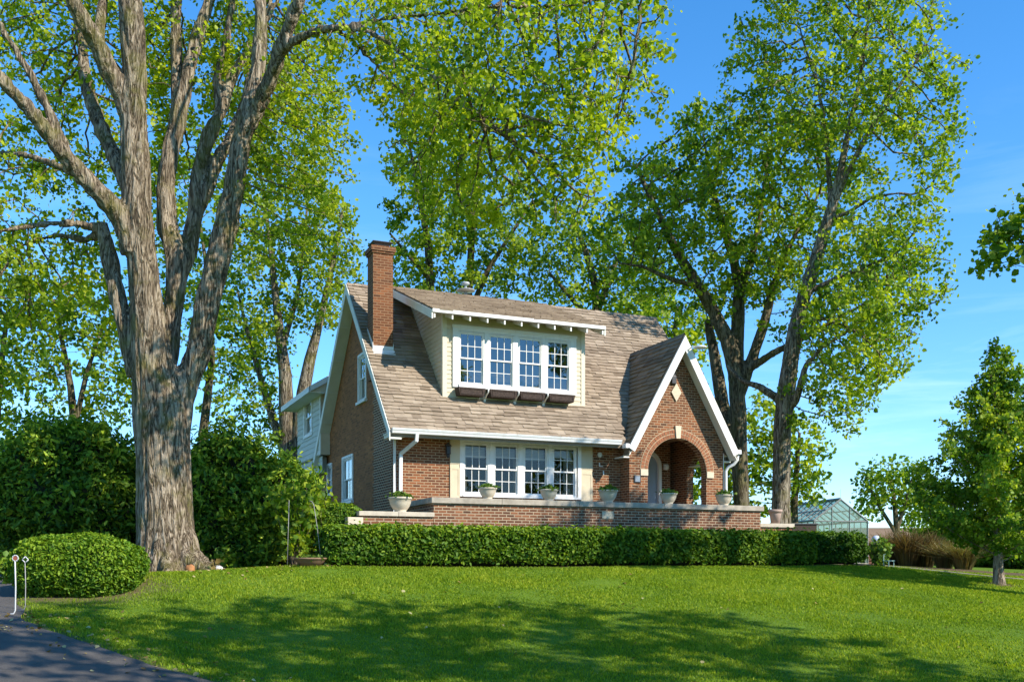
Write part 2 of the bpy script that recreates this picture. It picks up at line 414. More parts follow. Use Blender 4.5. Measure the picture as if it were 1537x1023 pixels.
TREE_B = W(254, 862, 22)
def dirt_mask(x, y):
    n = np.zeros(x.shape)
    m = np.clip(1.25 - np.hypot((x-TREE_B.x), (y-TREE_B.y+.1))/1.4, 0, 1)
    m = np.maximum(m, np.clip(1.6-np.hypot((x+7.75)/1.35, (y-18.6)/1.25)*1.15, 0, 1))
    hl = np.array([H2(-3.6, -4.6), H2(12.6, -4.6)])
    m = np.maximum(m, np.clip(1.5-seg_dist(x, y, hl)/.42, 0, 1))
    bd = np.array([(-13, 27.5), (-10, 25.6), (-5.4, 25.0), (-4.6, 23.4)])
    m = np.maximum(m, np.clip(2.2-seg_dist(x, y, bd)/.75, 0, 1))
    rb = np.array([(10.0, 29.5), (12.5, 28.2), (19, 26.2), (26, 24.8)])
    m = np.maximum(m, np.clip(2.4-seg_dist(x, y, rb)/.62, 0, 1))
    m = np.maximum(m, np.clip(1.3-np.hypot(x-11.5, y-24)/.55, 0, 1))
    m = np.maximum(m, np.clip(1.2-seg_dist(x, y, DRV_E)/.16, 0, 1)*.8)
    return m

def axis(lo, hi, step, far):
    a = list(np.arange(lo, hi+1e-6, step)); g = step
    while a[-1] < far: g *= 1.5; a.append(a[-1]+g)
    g = step
    while a[0] > -far: g *= 1.5; a.insert(0, a[0]-g)
    return np.array(a)
xs, ys = axis(-18, 20, .22, 900), axis(4, 46, .22, 900)
GX, GY = np.meshgrid(xs, ys)
GZ = ground_z(GX, GY)
bump_ = np.array([noise.noise((a*.8, b*.8, 0))*.03+noise.noise((a*2.5, b*2.5, 3))*.012 if abs(a) < 22 and 3 < b < 48 else 0 for a, b in zip(GX.ravel(), GY.ravel())]).reshape(GX.shape)
indrv = poly_in(GX, GY, DRV)
GZ = GZ + np.where(indrv, -.05, bump_)
nx, ny = len(xs), len(ys)
V = np.stack([GX.ravel(), GY.ravel(), GZ.ravel()], 1)
ii = (np.arange(ny-1)[:, None]*nx + np.arange(nx-1)[None, :]).ravel()
me = np_mesh('ground', V, np.stack([ii, ii+1, ii+nx+1, ii+nx], 1), 4)
at = me.attributes.new('dirt', 'FLOAT', 'POINT')
dm = dirt_mask(GX, GY).ravel()
dn = np.array([noise.noise((a*3, b*3, 7)) if m > .01 else 0 for a, b, m in zip(GX.ravel(), GY.ravel(), dm)])
at.data.foreach_set('value', np.clip(dm + dn*.5*(dm > .01), 0, 1).astype(np.float32))
tag(link('lawn', me, M['ground'], smooth=True), kind='structure')

# driveway sheet draped on the ground
nu, nv = 22, 90
def resample(P, n):
    d = np.r_[0, np.cumsum(np.hypot(*np.diff(P, axis=0).T))]; t = np.linspace(0, d[-1], n)
    return np.stack([np.interp(t, d, P[:, 0]), np.interp(t, d, P[:, 1])], 1)
ea, eb = resample(DRV_E, nv), resample(DRV_O, nv)
wob = np.array([noise.noise((i*.45, 1.7, 0))*.05+noise.noise((i*1.4, 4.7, 0))*.03 for i in range(nv)])
ea = ea + wob[:, None]
tt = np.linspace(0, 1, nu)[:, None, None]
G = ea[None]*(1-tt) + eb[None]*tt
dz = ground_z(G[..., 0], G[..., 1]) + .012
V = np.stack([G[..., 0].ravel(), G[..., 1].ravel(), dz.ravel()], 1)
ii = (np.arange(nu-1)[:, None]*nv + np.arange(nv-1)[None, :]).ravel()
tag(link('driveway', np_mesh('driveway', V, np.stack([ii, ii+nv, ii+nv+1, ii+1], 1), 4), M['asphalt'], smooth=True), kind='structure')

# ------------------------------------------------------------------ foliage primitives
LEAF6 = np.array([(0, 0, 0), (-.44, .32, .09), (-.33, .74, .06), (0, 1.0, -.08), (.33, .74, .06), (.44, .32, .09)])
def leaves_mesh(name, P, size, up=.35, tint=None, fold=1.0, Nrm=None, jitter=.5, droop=0.0, wid=1.0):
    """one folded six-point leaf (two quads) at every point P"""
    n = len(P)
    nrm = R.normal(size=(n, 3)); nrm /= np.linalg.norm(nrm, axis=1)[:, None]
    nrm[:, 2] = nrm[:, 2] + up
    if Nrm is not None: nrm = nrm*.8 + Nrm
    nrm /= np.linalg.norm(nrm, axis=1)[:, None]
    d = R.normal(size=(n, 3)); d[:, 2] -= droop
    d -= nrm*(d*nrm).sum(1)[:, None]; d /= np.linalg.norm(d, axis=1)[:, None]
    s = np.cross(d, nrm)
    sz = np.asarray(size) * (1 + jitter*R.uniform(-1, 1, n))
    L = LEAF6 * np.array([wid, 1, fold])
    V = P[:, None, :] + sz[:, None, None]*(L[None, :, 0, None]*s[:, None, :] + (L[None, :, 1, None]-.45)*d[:, None, :] + L[None, :, 2, None]*nrm[:, None, :])
    b = np.arange(n)[:, None]*6
    fs = np.concatenate([b+np.array([[0, 1, 2, 3]])[:, ::-1], b+np.array([[0, 3, 4, 5]])[:, ::-1]], 0)
    me = np_mesh(name, V.reshape(-1, 3), fs, 4)
    if tint is None: tint = np.clip(R.normal(.5, .22, n), 0, 1)
    return me, np.repeat(tint, 6)

def grow(stems, attract, D, di, dk, maxit=160, seed=0, sag=0.0, up=.0):
    """space colonisation; stems = [(pts, radii)] ; returns nodes, parents, fixed radii"""
    rg = np.random.default_rng(seed)
    pos, par, fr = [], [], []
    for pts, rr in stems:
        pts = np.array(pts, float); rr = np.array(rr, float)
        seg = np.r_[0, np.cumsum(np.linalg.norm(np.diff(pts, axis=0), axis=1))]
        n = max(2, int(seg[-1]/D)+1); t = np.linspace(0, seg[-1], n)
        P = np.stack([np.interp(t, seg, pts[:, k]) for k in range(3)], 1); rr = np.interp(t, seg, rr)
        if pos:
            A = np.array(pos); p0 = int(np.argmin(((A-P[0])**2).sum(1)))
        else: p0 = -1
        for q, r_ in zip(P, rr):
            pos.append(q); par.append(p0); fr.append(r_); p0 = len(pos)-1
    nst = len(pos)
    pos = [np.array(p) for p in pos]
    A = attract; near = np.zeros(len(A), int); nd = np.full(len(A), 1e18); kids = {}
    new = list(range(nst))
    for it in range(maxit):
        if len(A) == 0: break
        NP = np.array([pos[i] for i in new])
        for k in range(0, len(NP), 256):
            d2 = ((A[:, None, :]-NP[None, k:k+256])**2).sum(-1); j = d2.argmin(1); m = d2[np.arange(len(A)), j]
            b = m < nd; nd[b] = m[b]; near[b] = np.array(new)[k+j[b]]
        act = nd < di*di
        if not act.any():
            di *= 1.5
            if di > 60: break
            continue
        dirs = A[act]-np.array(pos)[near[act]]; dirs /= np.linalg.norm(dirs, axis=1)[:, None]+1e-9
        idx = near[act]; acc = {}
        order = np.argsort(idx, kind='stable'); idx = idx[order]; dirs = dirs[order]
        u, st = np.unique(idx, return_index=True)
        sums = np.add.reduceat(dirs, st, axis=0)
        new = []
        for i, v in zip(u, sums):
            v = v/(np.linalg.norm(v)+1e-9) + rg.normal(size=3)*.16 + np.array([0, 0, up-sag])
            v /= np.linalg.norm(v)+1e-9
            q = pos[i]+v*D
            pos.append(q); par.append(int(i)); fr.append(0.0); new.append(len(pos)-1); kids[int(i)] = kids.get(int(i), 0)+1
        NP = np.array([pos[i] for i in new])
        keep = np.ones(len(A), bool)
        for k in range(0, len(NP), 256):
            d2 = ((A[:, None, :]-NP[None, k:k+256])**2).sum(-1)
            keep &= d2.min(1) > dk*dk
        sat = np.array([kids.get(int(i), 0) >= 4 for i in near]); keep &= ~sat
        A, near, nd = A[keep], near[keep], nd[keep]
    return np.array(pos), np.array(par), np.array(fr), nst

def radii(pos, par, fr, tip=.006, ex=2.25):
    n = len(pos); acc = np.zeros(n); nch = np.zeros(n, int)
    for i in range(n):
        if par[i] >= 0: nch[par[i]] += 1
    r = np.zeros(n)
    for i in range(n-1, -1, -1):
        r[i] = max(fr[i], tip if acc[i] == 0 else acc[i]**(1/ex))
        if par[i] >= 0: acc[par[i]] += min(r[i], 9)**ex if fr[i] == 0 else 0
    return r, nch

def branch_arrays(pos, par, r, sel, base=0):
    """frusta for the selected nodes (segment parent -> node)"""
    Vs, Fs = [], []; off = base
    for n, msk in ((9, r[sel] > .06), (6, (r[sel] <= .06) & (r[sel] > .02)), (4, r[sel] <= .02)):
        s = sel[msk]
        if len(s) == 0: continue
        a, b = pos[par[s]], pos[s]; t = b-a; t /= np.linalg.norm(t, axis=1)[:, None]+1e-9
        ref = np.where(np.abs(t[:, 2:3]) < .9, np.array([[0, 0, 1.]]), np.array([[1., 0, 0]]))
        u = np.cross(t, ref); u /= np.linalg.norm(u, axis=1)[:, None]; w = np.cross(t, u)
        an = 2*np.pi*np.arange(n)/n
        ring = np.cos(an)[None, :, None]*u[:, None]+np.sin(an)[None, :, None]*w[:, None]
        ra = np.minimum(r[par[s]], r[s]*1.25)
        v0 = a[:, None]-t[:, None]*(r[s]*.3)[:, None, None] + ring*ra[:, None, None]
        v1 = b[:, None]+t[:, None]*(r[s]*.3)[:, None, None] + ring*r[s][:, None, None]
        Vs.append(np.concatenate([v0, v1], 1).reshape(-1, 3))
        k = np.arange(n); q = np.stack([k, (k+1) % n, (k+1) % n+n, k+n], 1)
        Fs.append((np.arange(len(s))[:, None, None]*2*n + q[None]).reshape(-1, 4)+off); off += len(s)*2*n
    return (np.concatenate(Vs), np.concatenate(Fs)) if Vs else (np.zeros((0, 3)), np.zeros((0, 4), int))

def fuse(tubes, voxel, furrow=0.0, fz=.75, fs=6.5, flare=None):
    """union of stem tubes by voxel remesh -> (V, quads)"""
    mb = MB()
    for p, rr in tubes: mb.tube(p, rr, 16)
    me = bpy.data.meshes.new('tmp'); me.from_pydata(mb.v, [], mb.f)
    bm = bmesh.new(); bm.from_mesh(me); bmesh.ops.recalc_face_normals(bm, faces=bm.faces[:]); bm.to_mesh(me); bm.free()
    o = bpy.data.objects.new('tmp', me); C.objects.link(o)
    md = o.modifiers.new('r', 'REMESH'); md.mode = 'VOXEL'; md.voxel_size = voxel
    sm = o.modifiers.new('s', 'SMOOTH'); sm.iterations = 4; sm.factor = .5
    dg = bpy.context.evaluated_depsgraph_get(); ev = o.evaluated_get(dg); m2 = ev.to_mesh()
    V = np.empty(len(m2.vertices)*3); m2.vertices.foreach_get('co', V); V = V.reshape(-1, 3)
    Nn = np.empty(len(m2.vertices)*3); m2.vertices.foreach_get('normal', Nn); Nn = Nn.reshape(-1, 3)
    q = np.array([tuple(p.vertices) if len(p.vertices) == 4 else tuple(p.vertices)+(p.vertices[-1],) for p in m2.polygons])
    ev.to_mesh_clear(); bpy.data.objects.remove(o)
    if furrow:
        d = np.array([(1-abs(noise.noise((x*fs, y*fs, z*fz)))*2.6)*.7 + .3*noise.noise((x*fs*2.6, y*fs*2.6, z*fz*2)) for x, y, z in V])
        V = V - Nn*(np.clip(d, -1, 1)*furrow)[:, None]
    return V, q

def ellip(n, c, r, seed, shell=.5, clump=.9, thr=-.12):
    """attractor points through an ellipsoid, thinned in clumps so the crown keeps gaps"""
    rg = np.random.default_rng(seed); out = []
    c = np.array(c); r = np.array(r)
    while len(out) < n:
        p = rg.normal(size=3); p /= np.linalg.norm(p); p *= rg.uniform()**shell
        q = c+p*r
        if noise.noise(tuple(q*clump/ max(.6, r.mean()/3.2))) < thr: continue
        out.append(q)
    return np.array(out)
def EC(px, py, d, rx, ry, rd, n, seed, **k):
    c = W(px, py, d); return ellip(n, c, (rx*d/F, rd, ry*d/F), seed, **k)

def tree(name, label, cat, base, stems, attr, D, tip=.006, leaf=(.1, 8, .22), mats=('bark_tree', 'leaf_tree'), seed=0,
         group=None, fuse_vox=None, furrow=0, rleaf=.03, sag=0.0, tint=(.5, .22), ex=2.1, droop=.3, up=.3, kmul=1.1, bare=0.0):
    root = thing(name, label, cat, base, 0, group)
    b = np.array(base)
    pos, par, fr, nst = grow(stems, attr, D, D*9, D*kmul, seed=seed, sag=sag)
    r, nch = radii(pos, par, fr, tip, ex)
    idx = np.arange(len(pos))
    if fuse_vox:
        V, Q = fuse(stems, fuse_vox, furrow)
        V2, Q2 = branch_arrays(pos, par, r, idx[(idx >= nst)], len(V))
        V = np.vstack([V, V2]); Q = np.vstack([Q, Q2])
    else:
        mb = MB()
        for p, rr in stems: mb.tube(p, rr, 12)
        me = bpy.data.meshes.new('t'); me.from_pydata(mb.v, [], mb.f)
        V, Q = branch_arrays(pos, par, r, idx[(idx >= nst)])
        q4 = np.array([f for f in mb.f if len(f) == 4]); Q = np.vstack([q4, Q+len(mb.v)]); V = np.vstack([np.array(mb.v), V])
        bpy.data.meshes.remove(me)
    link('trunk', np_mesh('trunk', V-b, Q, 4), M[mats[0]], root, True)
    size, k, spread = leaf
    tw = idx[(idx >= nst) & (r < rleaf)]
    rg = np.random.default_rng(seed+5)
    if bare: tw = tw[rg.uniform(size=len(tw)) > bare]
    kk = rg.poisson(k*np.clip(rg.gamma(2.2, 1/2.2, len(tw)), .1, 2.6)) + (nch[tw] == 0)*int(k*.5)
    own = np.repeat(tw, kk)
    off = rg.normal(size=(len(own), 3))*spread*np.array([1, 1, .8])
    P = pos[own] + off
    # yellow-green new leaves and darker older ones come in sprays
    base_t = np.array([noise.noise(tuple(p*.75)) for p in pos])
    base_t2 = np.array([noise.noise(tuple(p*2.3+9)) for p in pos])
    tn = np.clip(tint[0] + .42*base_t[own] + .5*base_t2[own] + rg.normal(size=len(own))*tint[1]*.8, 0, 1)
    me, tn = leaves_mesh('crown', P-b, size, up=up, tint=tn, droop=droop)
    link('crown', me, M[mats[1]], root, False, tn)
    return root

def blob_shell(n, c, r, seed, pw=2.0, lump=.0, base=None, thick=.12):
    """points near the surface of a superellipsoid (rounded box for pw > 2); returns points, outward normals"""
    rg = np.random.default_rng(seed)
    p = rg.normal(size=(n, 3)); p /= (np.abs(p)**pw).sum(1)[:, None]**(1/pw)
    nr = np.sign(p)*np.abs(p)**(pw-1)/np.array(r); nr /= np.linalg.norm(nr, axis=1)[:, None]
    if lump: 
        s = np.array([noise.noise(tuple(q*2.1+seed))+.5*noise.noise(tuple(q*4.7+seed)) for q in p]); p = p*(1+lump*s)[:, None]
    q = p*np.array(r)*(1-thick*rg.uniform(size=(n, 1))**1.5)
    return q+np.array(c), nr

def core_mesh(c, r, pw, lump, seed, shrink=.86, nu=48, nv=24):
    vs, fs = [], []
    for j in range(nv+1):
        ph = math.pi*j/nv
        for i in range(nu):
            a = 2*math.pi*i/nu; q = np.array([math.sin(ph)*math.cos(a), math.sin(ph)*math.sin(a), math.cos(ph)])
            q = q/((np.abs(q)**pw).sum()**(1/pw))
            s = noise.noise(tuple(q*2.1+seed))+.5*noise.noise(tuple(q*4.7+seed)) if lump else 0
            vs.append(tuple(q*(1+lump*s)*np.array(r)*shrink+np.array(c)))
    for j in range(nv):
        for i in range(nu):
            a = j*nu+i; b = j*nu+(i+1) % nu; fs.append((a, b, b+nu, a+nu))
    m = MB(); m.v = vs; m.f = fs; return m

def shrub(name, label, base, r, n, leaf, mat, seed, pw=2.2, lump=.12, cat='shrub', rz=0, group=None, tint=(.45, .2), droop=0, zc=None, thick=.16, nmix=1.0, spray=1, wid=.72):
    root = thing(name, label, cat, base, rz, group)
    zc = r[2]*.82 if zc is None else zc
    core_mesh((0, 0, zc), r, pw, lump, seed).build('shade_core', M['core'], root, True, fix=False)  # solid dark body, shade between the leaves put into its colour
    P, N = blob_shell(n if spray == 1 else n//spray, (0, 0, zc), r, seed, pw, lump, thick=thick)
    if spray > 1:
        g2 = np.random.default_rng(seed+3); o_ = g2.normal(size=(len(P), spray, 3))*leaf*.66; P = (P[:, None]+o_+N[:, None]*(g2.uniform(-.8, 1.0, (len(P), 1, 1))**3)*leaf*3.2).reshape(-1, 3); N = np.repeat(N, spray, 0)
    ok = P[:, 2] > -.05; P[~ok, 2] = .02
    rg = np.random.default_rng(seed)
    t = np.array([noise.noise(tuple(p*1.6+seed)) for p in P])
    if spray > 1: t = t*.7+np.repeat(rg.normal(size=len(P)//spray+1), spray)[:len(P)]*.42
    tn = np.clip(tint[0]+.35*t+.18*np.maximum(N[:, 2], 0)+rg.normal(size=len(P))*tint[1], 0, 1)  # leaves facing up get a lighter tint, painting light on the top
    me, tn = leaves_mesh('foliage', P, leaf, up=.3, tint=tn, Nrm=N*nmix, droop=droop, wid=wid)
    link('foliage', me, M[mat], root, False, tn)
    return root

# ------------------------------------------------------------------ the house (local frame: x along the front, y into the house, z up from eye level)
house = thing('brick_house', 'brown brick cottage with steep shingle roof, shed dormer and arched front porch', 'house', HO, TH)
EAVE, SL = 3.50, 1.0844                    # main roof: z = EAVE + SL*(y+0.7) up to the ridge at y=3.8
RIDGE = EAVE + SL*4.5
def roofz(y): return EAVE + SL*(y+.7) if y < 3.8 else RIDGE - SL*(y-3.8)
FR = lambda y0: (lambda u, v, w: (u, y0-w, v))          # a wall that faces the front
LF = lambda x0: (lambda u, v, w: (x0-w, u, v))          # a wall that faces left
def arc(cx, cz, r, a0, a1, n): return [(cx+r*math.cos(rad(a0+(a1-a0)*i/n)), cz+r*math.sin(rad(a0+(a1-a0)*i/n))) for i in range(n+1)]

wl = MB()
wl.slab([(.0, -.35), (6.9, -.35), (6.9, 3.5), (.0, 3.5)], [[(1.93, 1.9), (5.55, 1.9), (5.55, 3.34), (1.93, 3.34)]], FR(0), -.25, 0)
gwin = [(4.3, 5.5, 1.95, 3.28), (7.05, 7.62, 2.3, 3.25), (2.75, 3.55, 4.82, 6.14)]
gp = [(.26, -.35), (7.8, -.35), (7.8, roofz(7.8)-.24), (3.8, RIDGE-.24), (.26, roofz(.26)-.24)]
gw_ = MB(); gw_.slab([(1.95, -.35), (7.8, -.35), (7.8, roofz(7.8)-.24), (3.8, RIDGE-.24), (1.95, roofz(1.95)-.24)], [[(a, c), (b, c), (b, d), (a, d)] for a, b, c, d in gwin], LF(0), -.25, 0)
gw_.build('gable_wall', M['brick_gable'], house)
gc_ = MB(); gc_.slab([(.26, -.35), (1.949, -.35), (1.949, roofz(1.949)-.24), (.26, roofz(.26)-.24)], [], LF(0), -.25, 0)
for k in range(42):                        # toothed edge where the two brick mixes meet
    z = -.3+k*.147
    if z+.073 < roofz(1.95)-.3: gc_.box(-.004, .06, 1.80, 1.95+.105*(k % 2), z, z+.073)
gc_.build('gable_corner', M['brick_corner'], house)
wl.box(.0, .25, .001, .26, 3.4, roofz(.0)-.2)
wl.slab([(0.0, -.35), (7.8, -.35), (7.8, roofz(7.8)-.24), (3.8, RIDGE-.24), (0.0, roofz(0)-.24)], [[(-.05+.0+.02, 1.0)]+arc(.7, 2.7, .73, 180, 0, 18)+[(1.43, 1.0)]] if False else
        [[(1.43, 1.02)]+arc(.7, 2.7, .73, 0, 180, 18)+[(-.03+.04, 1.02)]], LF(10.14), -.25, 0)
wl.box(-.0, 10.14, 7.55, 7.8, -.35, 3.4)
wl.build('wall', M['brick'], house)

# porch: front gable with the round arch, side walls, back wall
PA, PH, PS = 8.55, 6.68, 1.774             # ridge x, ridge z, slope of the porch roof
def prz(x): return PH - PS*abs(x-PA)
AC, AR, AZ = 8.53, 1.015, 2.68
pw = MB()
pw.slab([(6.9, -.35), (10.14, -.35), (10.14, prz(10.14)-.30), (PA, PH-.30), (6.9, prz(6.9)-.30)],
        [[(AC+AR, 1.02)]+arc(AC, AZ, AR, 0, 180, 28)+[(AC-AR, 1.02)]], FR(-.55), -.28, 0)
pw.box(6.9, 7.15, -.272, .0, -.35, 3.5)
pw.box(6.9, 7.15, 0.002, 2.0, 1.0, 3.7)
pw.box(9.89, 10.138, -.272, -.002, -.35, 3.5)
pw.build('porch_wall', M['brick'], house)
bw = MB(); bw.slab([(7.15, .9), (9.889, .9), (9.889, 4.1), (7.15, 4.1)], [[(9.45, 1.16)]+arc(9.03, 3.1, .42, 0, 180, 14)+[(8.61, 1.16)]], FR(2.0), -.2, 0)
bw.build('porch_back_wall', M['brick'], house)
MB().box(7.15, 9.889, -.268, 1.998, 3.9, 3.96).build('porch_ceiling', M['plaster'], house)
MB().box(6.7, 10.3, -.54, 2.2, .95, 1.15).build('porch_floor', M['coping'], house)
dr = MB().box(8.612, 9.448, 2.06, 2.11, 1.16, 3.1); dr.slab([(9.448, 3.1)]+arc(9.03, 3.1, .418, 4, 176, 12)+[(8.612, 3.1)], [], FR(2.06), -.05, 0)
door = dr.build('front_door', M['door'], house)
MB().box(8.86, 8.98, 2.052, 2.058, 1.9, 2.9).build('door_glass', M['metal_dark'], door)
kn = MB(); kn.lathe([(.0, -.03), (.03, -.02), (.035, 0), (.02, .03)], 10, (8.72, 2.03, 2.05)); kn.build('door_handle', M['metal_grey'], door, True)
fm = MB()
fm.slab([(9.55, 1.16)]+arc(9.03, 3.1, .52, 0, 180, 16)+[(8.51, 1.16), (8.62, 1.16)]+arc(9.03, 3.1, .41, 180, 0, 16)+[(9.44, 1.16)], [], FR(2.0), -.06, .03)
fm.build('door_frame', M['white'], house)
lt = MB().box(9.62, 9.7, 1.95, 1.999, 3.02, 3.2); lt.lathe([(.03, 0), (.075, .03), (.09, .1), (.075, .17), (.03, .2)], 14, (9.66, 1.87, 3.0)); lt.build('porch_lantern', M['lamp_glass'], house, True)

# arch surround: two rings of bricks laid on end, with mortar between
ring = MB(); mo = MB()
n = 40
for ri, (r0, r1) in enumerate(((AR+.012, AR+.118), (AR+.138, AR+.244))):
    for i in range(n):
        a0, a1 = math.pi*(i+.09)/n, math.pi*(i+.91)/n
        q = [(AC+r*math.cos(a), AZ+r*math.sin(a)) for r, a in ((r0, a0), (r1, a0), (r1, a1), (r0, a1))]
        w = .022+R.uniform(-.004, .004)
        ring.add([FR(-.55)(u, v, .004) for u, v in q]+[FR(-.55)(u, v, w) for u, v in q], [(4,5,6,7),(0,1,5,4),(1,2,6,5),(2,3,7,6),(3,0,4,7)])
a_out, a_in = arc(AC, AZ, AR+.262, 0, 180, 40), arc(AC, AZ, AR+.002, 180, 0, 40)
mo.slab(a_out+a_in, [], FR(-.55), .001, .013)
mo.build('arch_mortar', M['mortar'], ring.build('arch_surround', M['brick_solid'], house))
MB().slab([(AC-.105, AZ+AR+.36), (AC-.07, AZ+AR-.012), (AC+.07, AZ+AR-.012), (AC+.105, AZ+AR+.36)], [], FR(-.55), .002, .06).build('keystone', M['stone'], house)
for x in (AC-AR-.255, AC+AR+.0): MB().bbox(x+.003, x+.252, -.585, -.552, 2.55, 2.74, .008).build('impost_block', M['stone'], house)
MB().slab([(8.47, 4.77), (8.64, 5.04), (8.47, 5.31), (8.30, 5.04)], [], FR(-.55), .002, .045).build('diamond_panel', M['stone'], house)
pq = MB().bbox(7.045, 7.265, -.578, -.552, 2.335, 2.555, .02).build('plaque_frame', M['metal_dark'], house)
MB().bbox(7.075, 7.235, -.588, -.579, 2.365, 2.525, .004).build('plaque_face', M['plaque'], pq)
fl = MB().bbox(8.30, 8.46, -.62, -.552, 5.28, 5.52, .02); fl.slab([(8.32, 5.52), (8.44, 5.52), (8.38, 5.66)], [], FR(-.55), .002, .05)
fl.build('gable_lamp', M['metal_dark'], house)

# ---- shingle roofs: stepped courses of separate tabs, each a little uneven
def shingle(mb, tints, o, u, v, nrm, ulen, vlen, inside, ex=.155, tab=.28, lift=.034, rag=.036):
    o, u, v, nrm = Vector(o), Vector(u).normalized(), Vector(v).normalized(), Vector(nrm).normalized()
    k = 0; y = 0.0
    while y < vlen:
        x = -R.uniform(0, tab)
        y1 = min(y+ex+.03, vlen)
        ph = R.uniform(0, 9)
        while x < ulen:
            w = tab*R.uniform(.75, 1.3); x0, x1 = max(x, 0), min(x+w-.004, ulen); x += w
            if x1-x0 < .02 or not inside((x0+x1)/2, y+ex*.4): continue
            a = .03*noise.noise((x*1.1, k*.7+ph, 1))+R.uniform(-rag, rag)*.5; b = a+R.uniform(-rag, rag)*.4
            l0 = lift*R.uniform(.75, 1.35); l1 = l0*R.uniform(.8, 1.2)
            P = lambda s, t, h: o+u*s+v*t+nrm*h
            mb.add([P(x0, max(y+a, -.03), l0), P(x1, max(y+b, -.03), l1), P(x1, y1, .006), P(x0, y1, .006), P(x0, max(y+a, -.03), 0), P(x1, max(y+b, -.03), 0)],
                   [(0,1,2,3), (0,4,5,1)])
            t = np.clip(.5+.33*noise.noise((x*.5, k*.35, ph*.02))+R.normal()*.2, 0, 1)
            tints += [t]*6
        y += ex; k += 1
th_ = math.atan(SL); cs, sn = math.cos(th_), math.sin(th_)
XL, XR = -.32, 10.42
rf = MB(); tn = []
slen = 4.5/cs
sl = [(-.7, EAVE), (3.8, RIDGE), (8.3, EAVE), (8.3, EAVE-.2), (3.8, RIDGE-.22), (-.7, EAVE-.2)]
n0 = 0
rf.slab(sl, [], lambda u, v, w: (w, u, v), XL, 6.72)
sl2 = [(-.08, roofz(-.08)), (3.8, RIDGE), (8.3, EAVE), (8.3, EAVE-.2), (3.8, RIDGE-.22), (-.08, roofz(-.08)-.2)]
rf.slab(sl2, [], lambda u, v, w: (w, u, v), 6.721, XR); tn += [.3]*(len(rf.v))
def outside_dormer_and_porch(s, t):
    y, x = -.7+t*cs, XL+s; z = EAVE+t*sn
    if 1.55 < x < 5.8 and .4 < y < 3.5: return False
    if prz(x) > z+.25 or (x > 6.72 and y < -.02): return False
    return True
shingle(rf, tn, (XL, -.7, EAVE+.003), (1, 0, 0), (0, cs, sn), (0, -sn, cs), XR-XL, slen, outside_dormer_and_porch)
shingle(rf, tn, (XR, 8.3, EAVE+.003), (-1, 0, 0), (0, -cs, sn), (0, sn, cs), XR-XL, slen, lambda s, t: True, tab=.5)
for i in range(46):                        # ridge caps
    x = XL+i*(XR-XL)/46; h = .012+R.uniform(0, .012); d = .13
    a, b = x, x+(XR-XL)/46+.06
    rf.add([(a, 3.8-d*cs, RIDGE-d*sn+.03), (b, 3.8-d*cs, RIDGE-d*sn+.022), (b, 3.8, RIDGE+.025), (a, 3.8, RIDGE+.028+h), (a, 3.8+d*cs, RIDGE-d*sn+.03), (b, 3.8+d*cs, RIDGE-d*sn+.022)], [(0,1,2,3), (3,2,5,4)])
    tn += [R.uniform(.2, .9)]*6
roof = rf.build('roof', M['roof'], house, fix=False, tint=tn)

# porch roof
pr = MB(); tn = []
pth = math.atan(PS); pc, ps = math.cos(pth), math.sin(pth); HWp = 1.86
def pslope(sgn):
    # s runs back from the front edge, t runs up from the eave
    L = HWp/pc
    o = (PA+sgn*HWp, -.90, PH-PS*HWp)
    u = (0, 1, 0); v = (-sgn*pc, 0, ps); nn = (sgn*ps, 0, pc)
    def inside(s, t):
        z = PH-PS*HWp+t*ps
        return -.9+s < -.7+(z-EAVE)/SL+.12
    return o, u, v, nn, L, inside
for sgn in (-1, 1):
    o, u, v, nn, L, inside = pslope(sgn)
    x0, x1 = PA+sgn*HWp, PA
    z0 = PH-PS*HWp
    yb = lambda z: -.7+(z-EAVE)/SL+.15
    # slab under the shingles (stops inside the main roof)
    q = [(x0, -.90, z0), (x0, max(yb(z0), -.6), z0), (x1, yb(PH), PH), (x1, -.90, PH)]
    q2 = [(a, b, c-.27) for a, b, c in q]
    n_ = len(pr.v); pr.add(q+q2, [(0,1,2,3), (7,6,5,4), (0,4,5,1), (1,5,6,2), (2,6,7,3), (3,7,4,0)]); tn += [.3]*8
    shingle(pr, tn, (o[0]+nn[0]*.004, o[1], o[2]+nn[2]*.004), u, v, nn, 3.4, L, inside, ex=.165, tab=.36, lift=.042, rag=.035)
for i in range(14):
    a = -.9+i*.24; b = a+.3; h = .012+R.uniform(0, .01); d = .12
    if b > 2.45: continue
    pr.add([(PA-d*pc, a, PH-d*ps+.05), (PA-d*pc, b, PH-d*ps+.045), (PA, b, PH+.035), (PA, a, PH+.04+h), (PA+d*pc, a, PH-d*ps+.05), (PA+d*pc, b, PH-d*ps+.045)], [(0,1,2,3), (3,2,5,4)])
    tn += [R.uniform(.1, .5)]*6
pr.build('porch_roof', M['roof_porch'], house, fix=False, tint=tn)
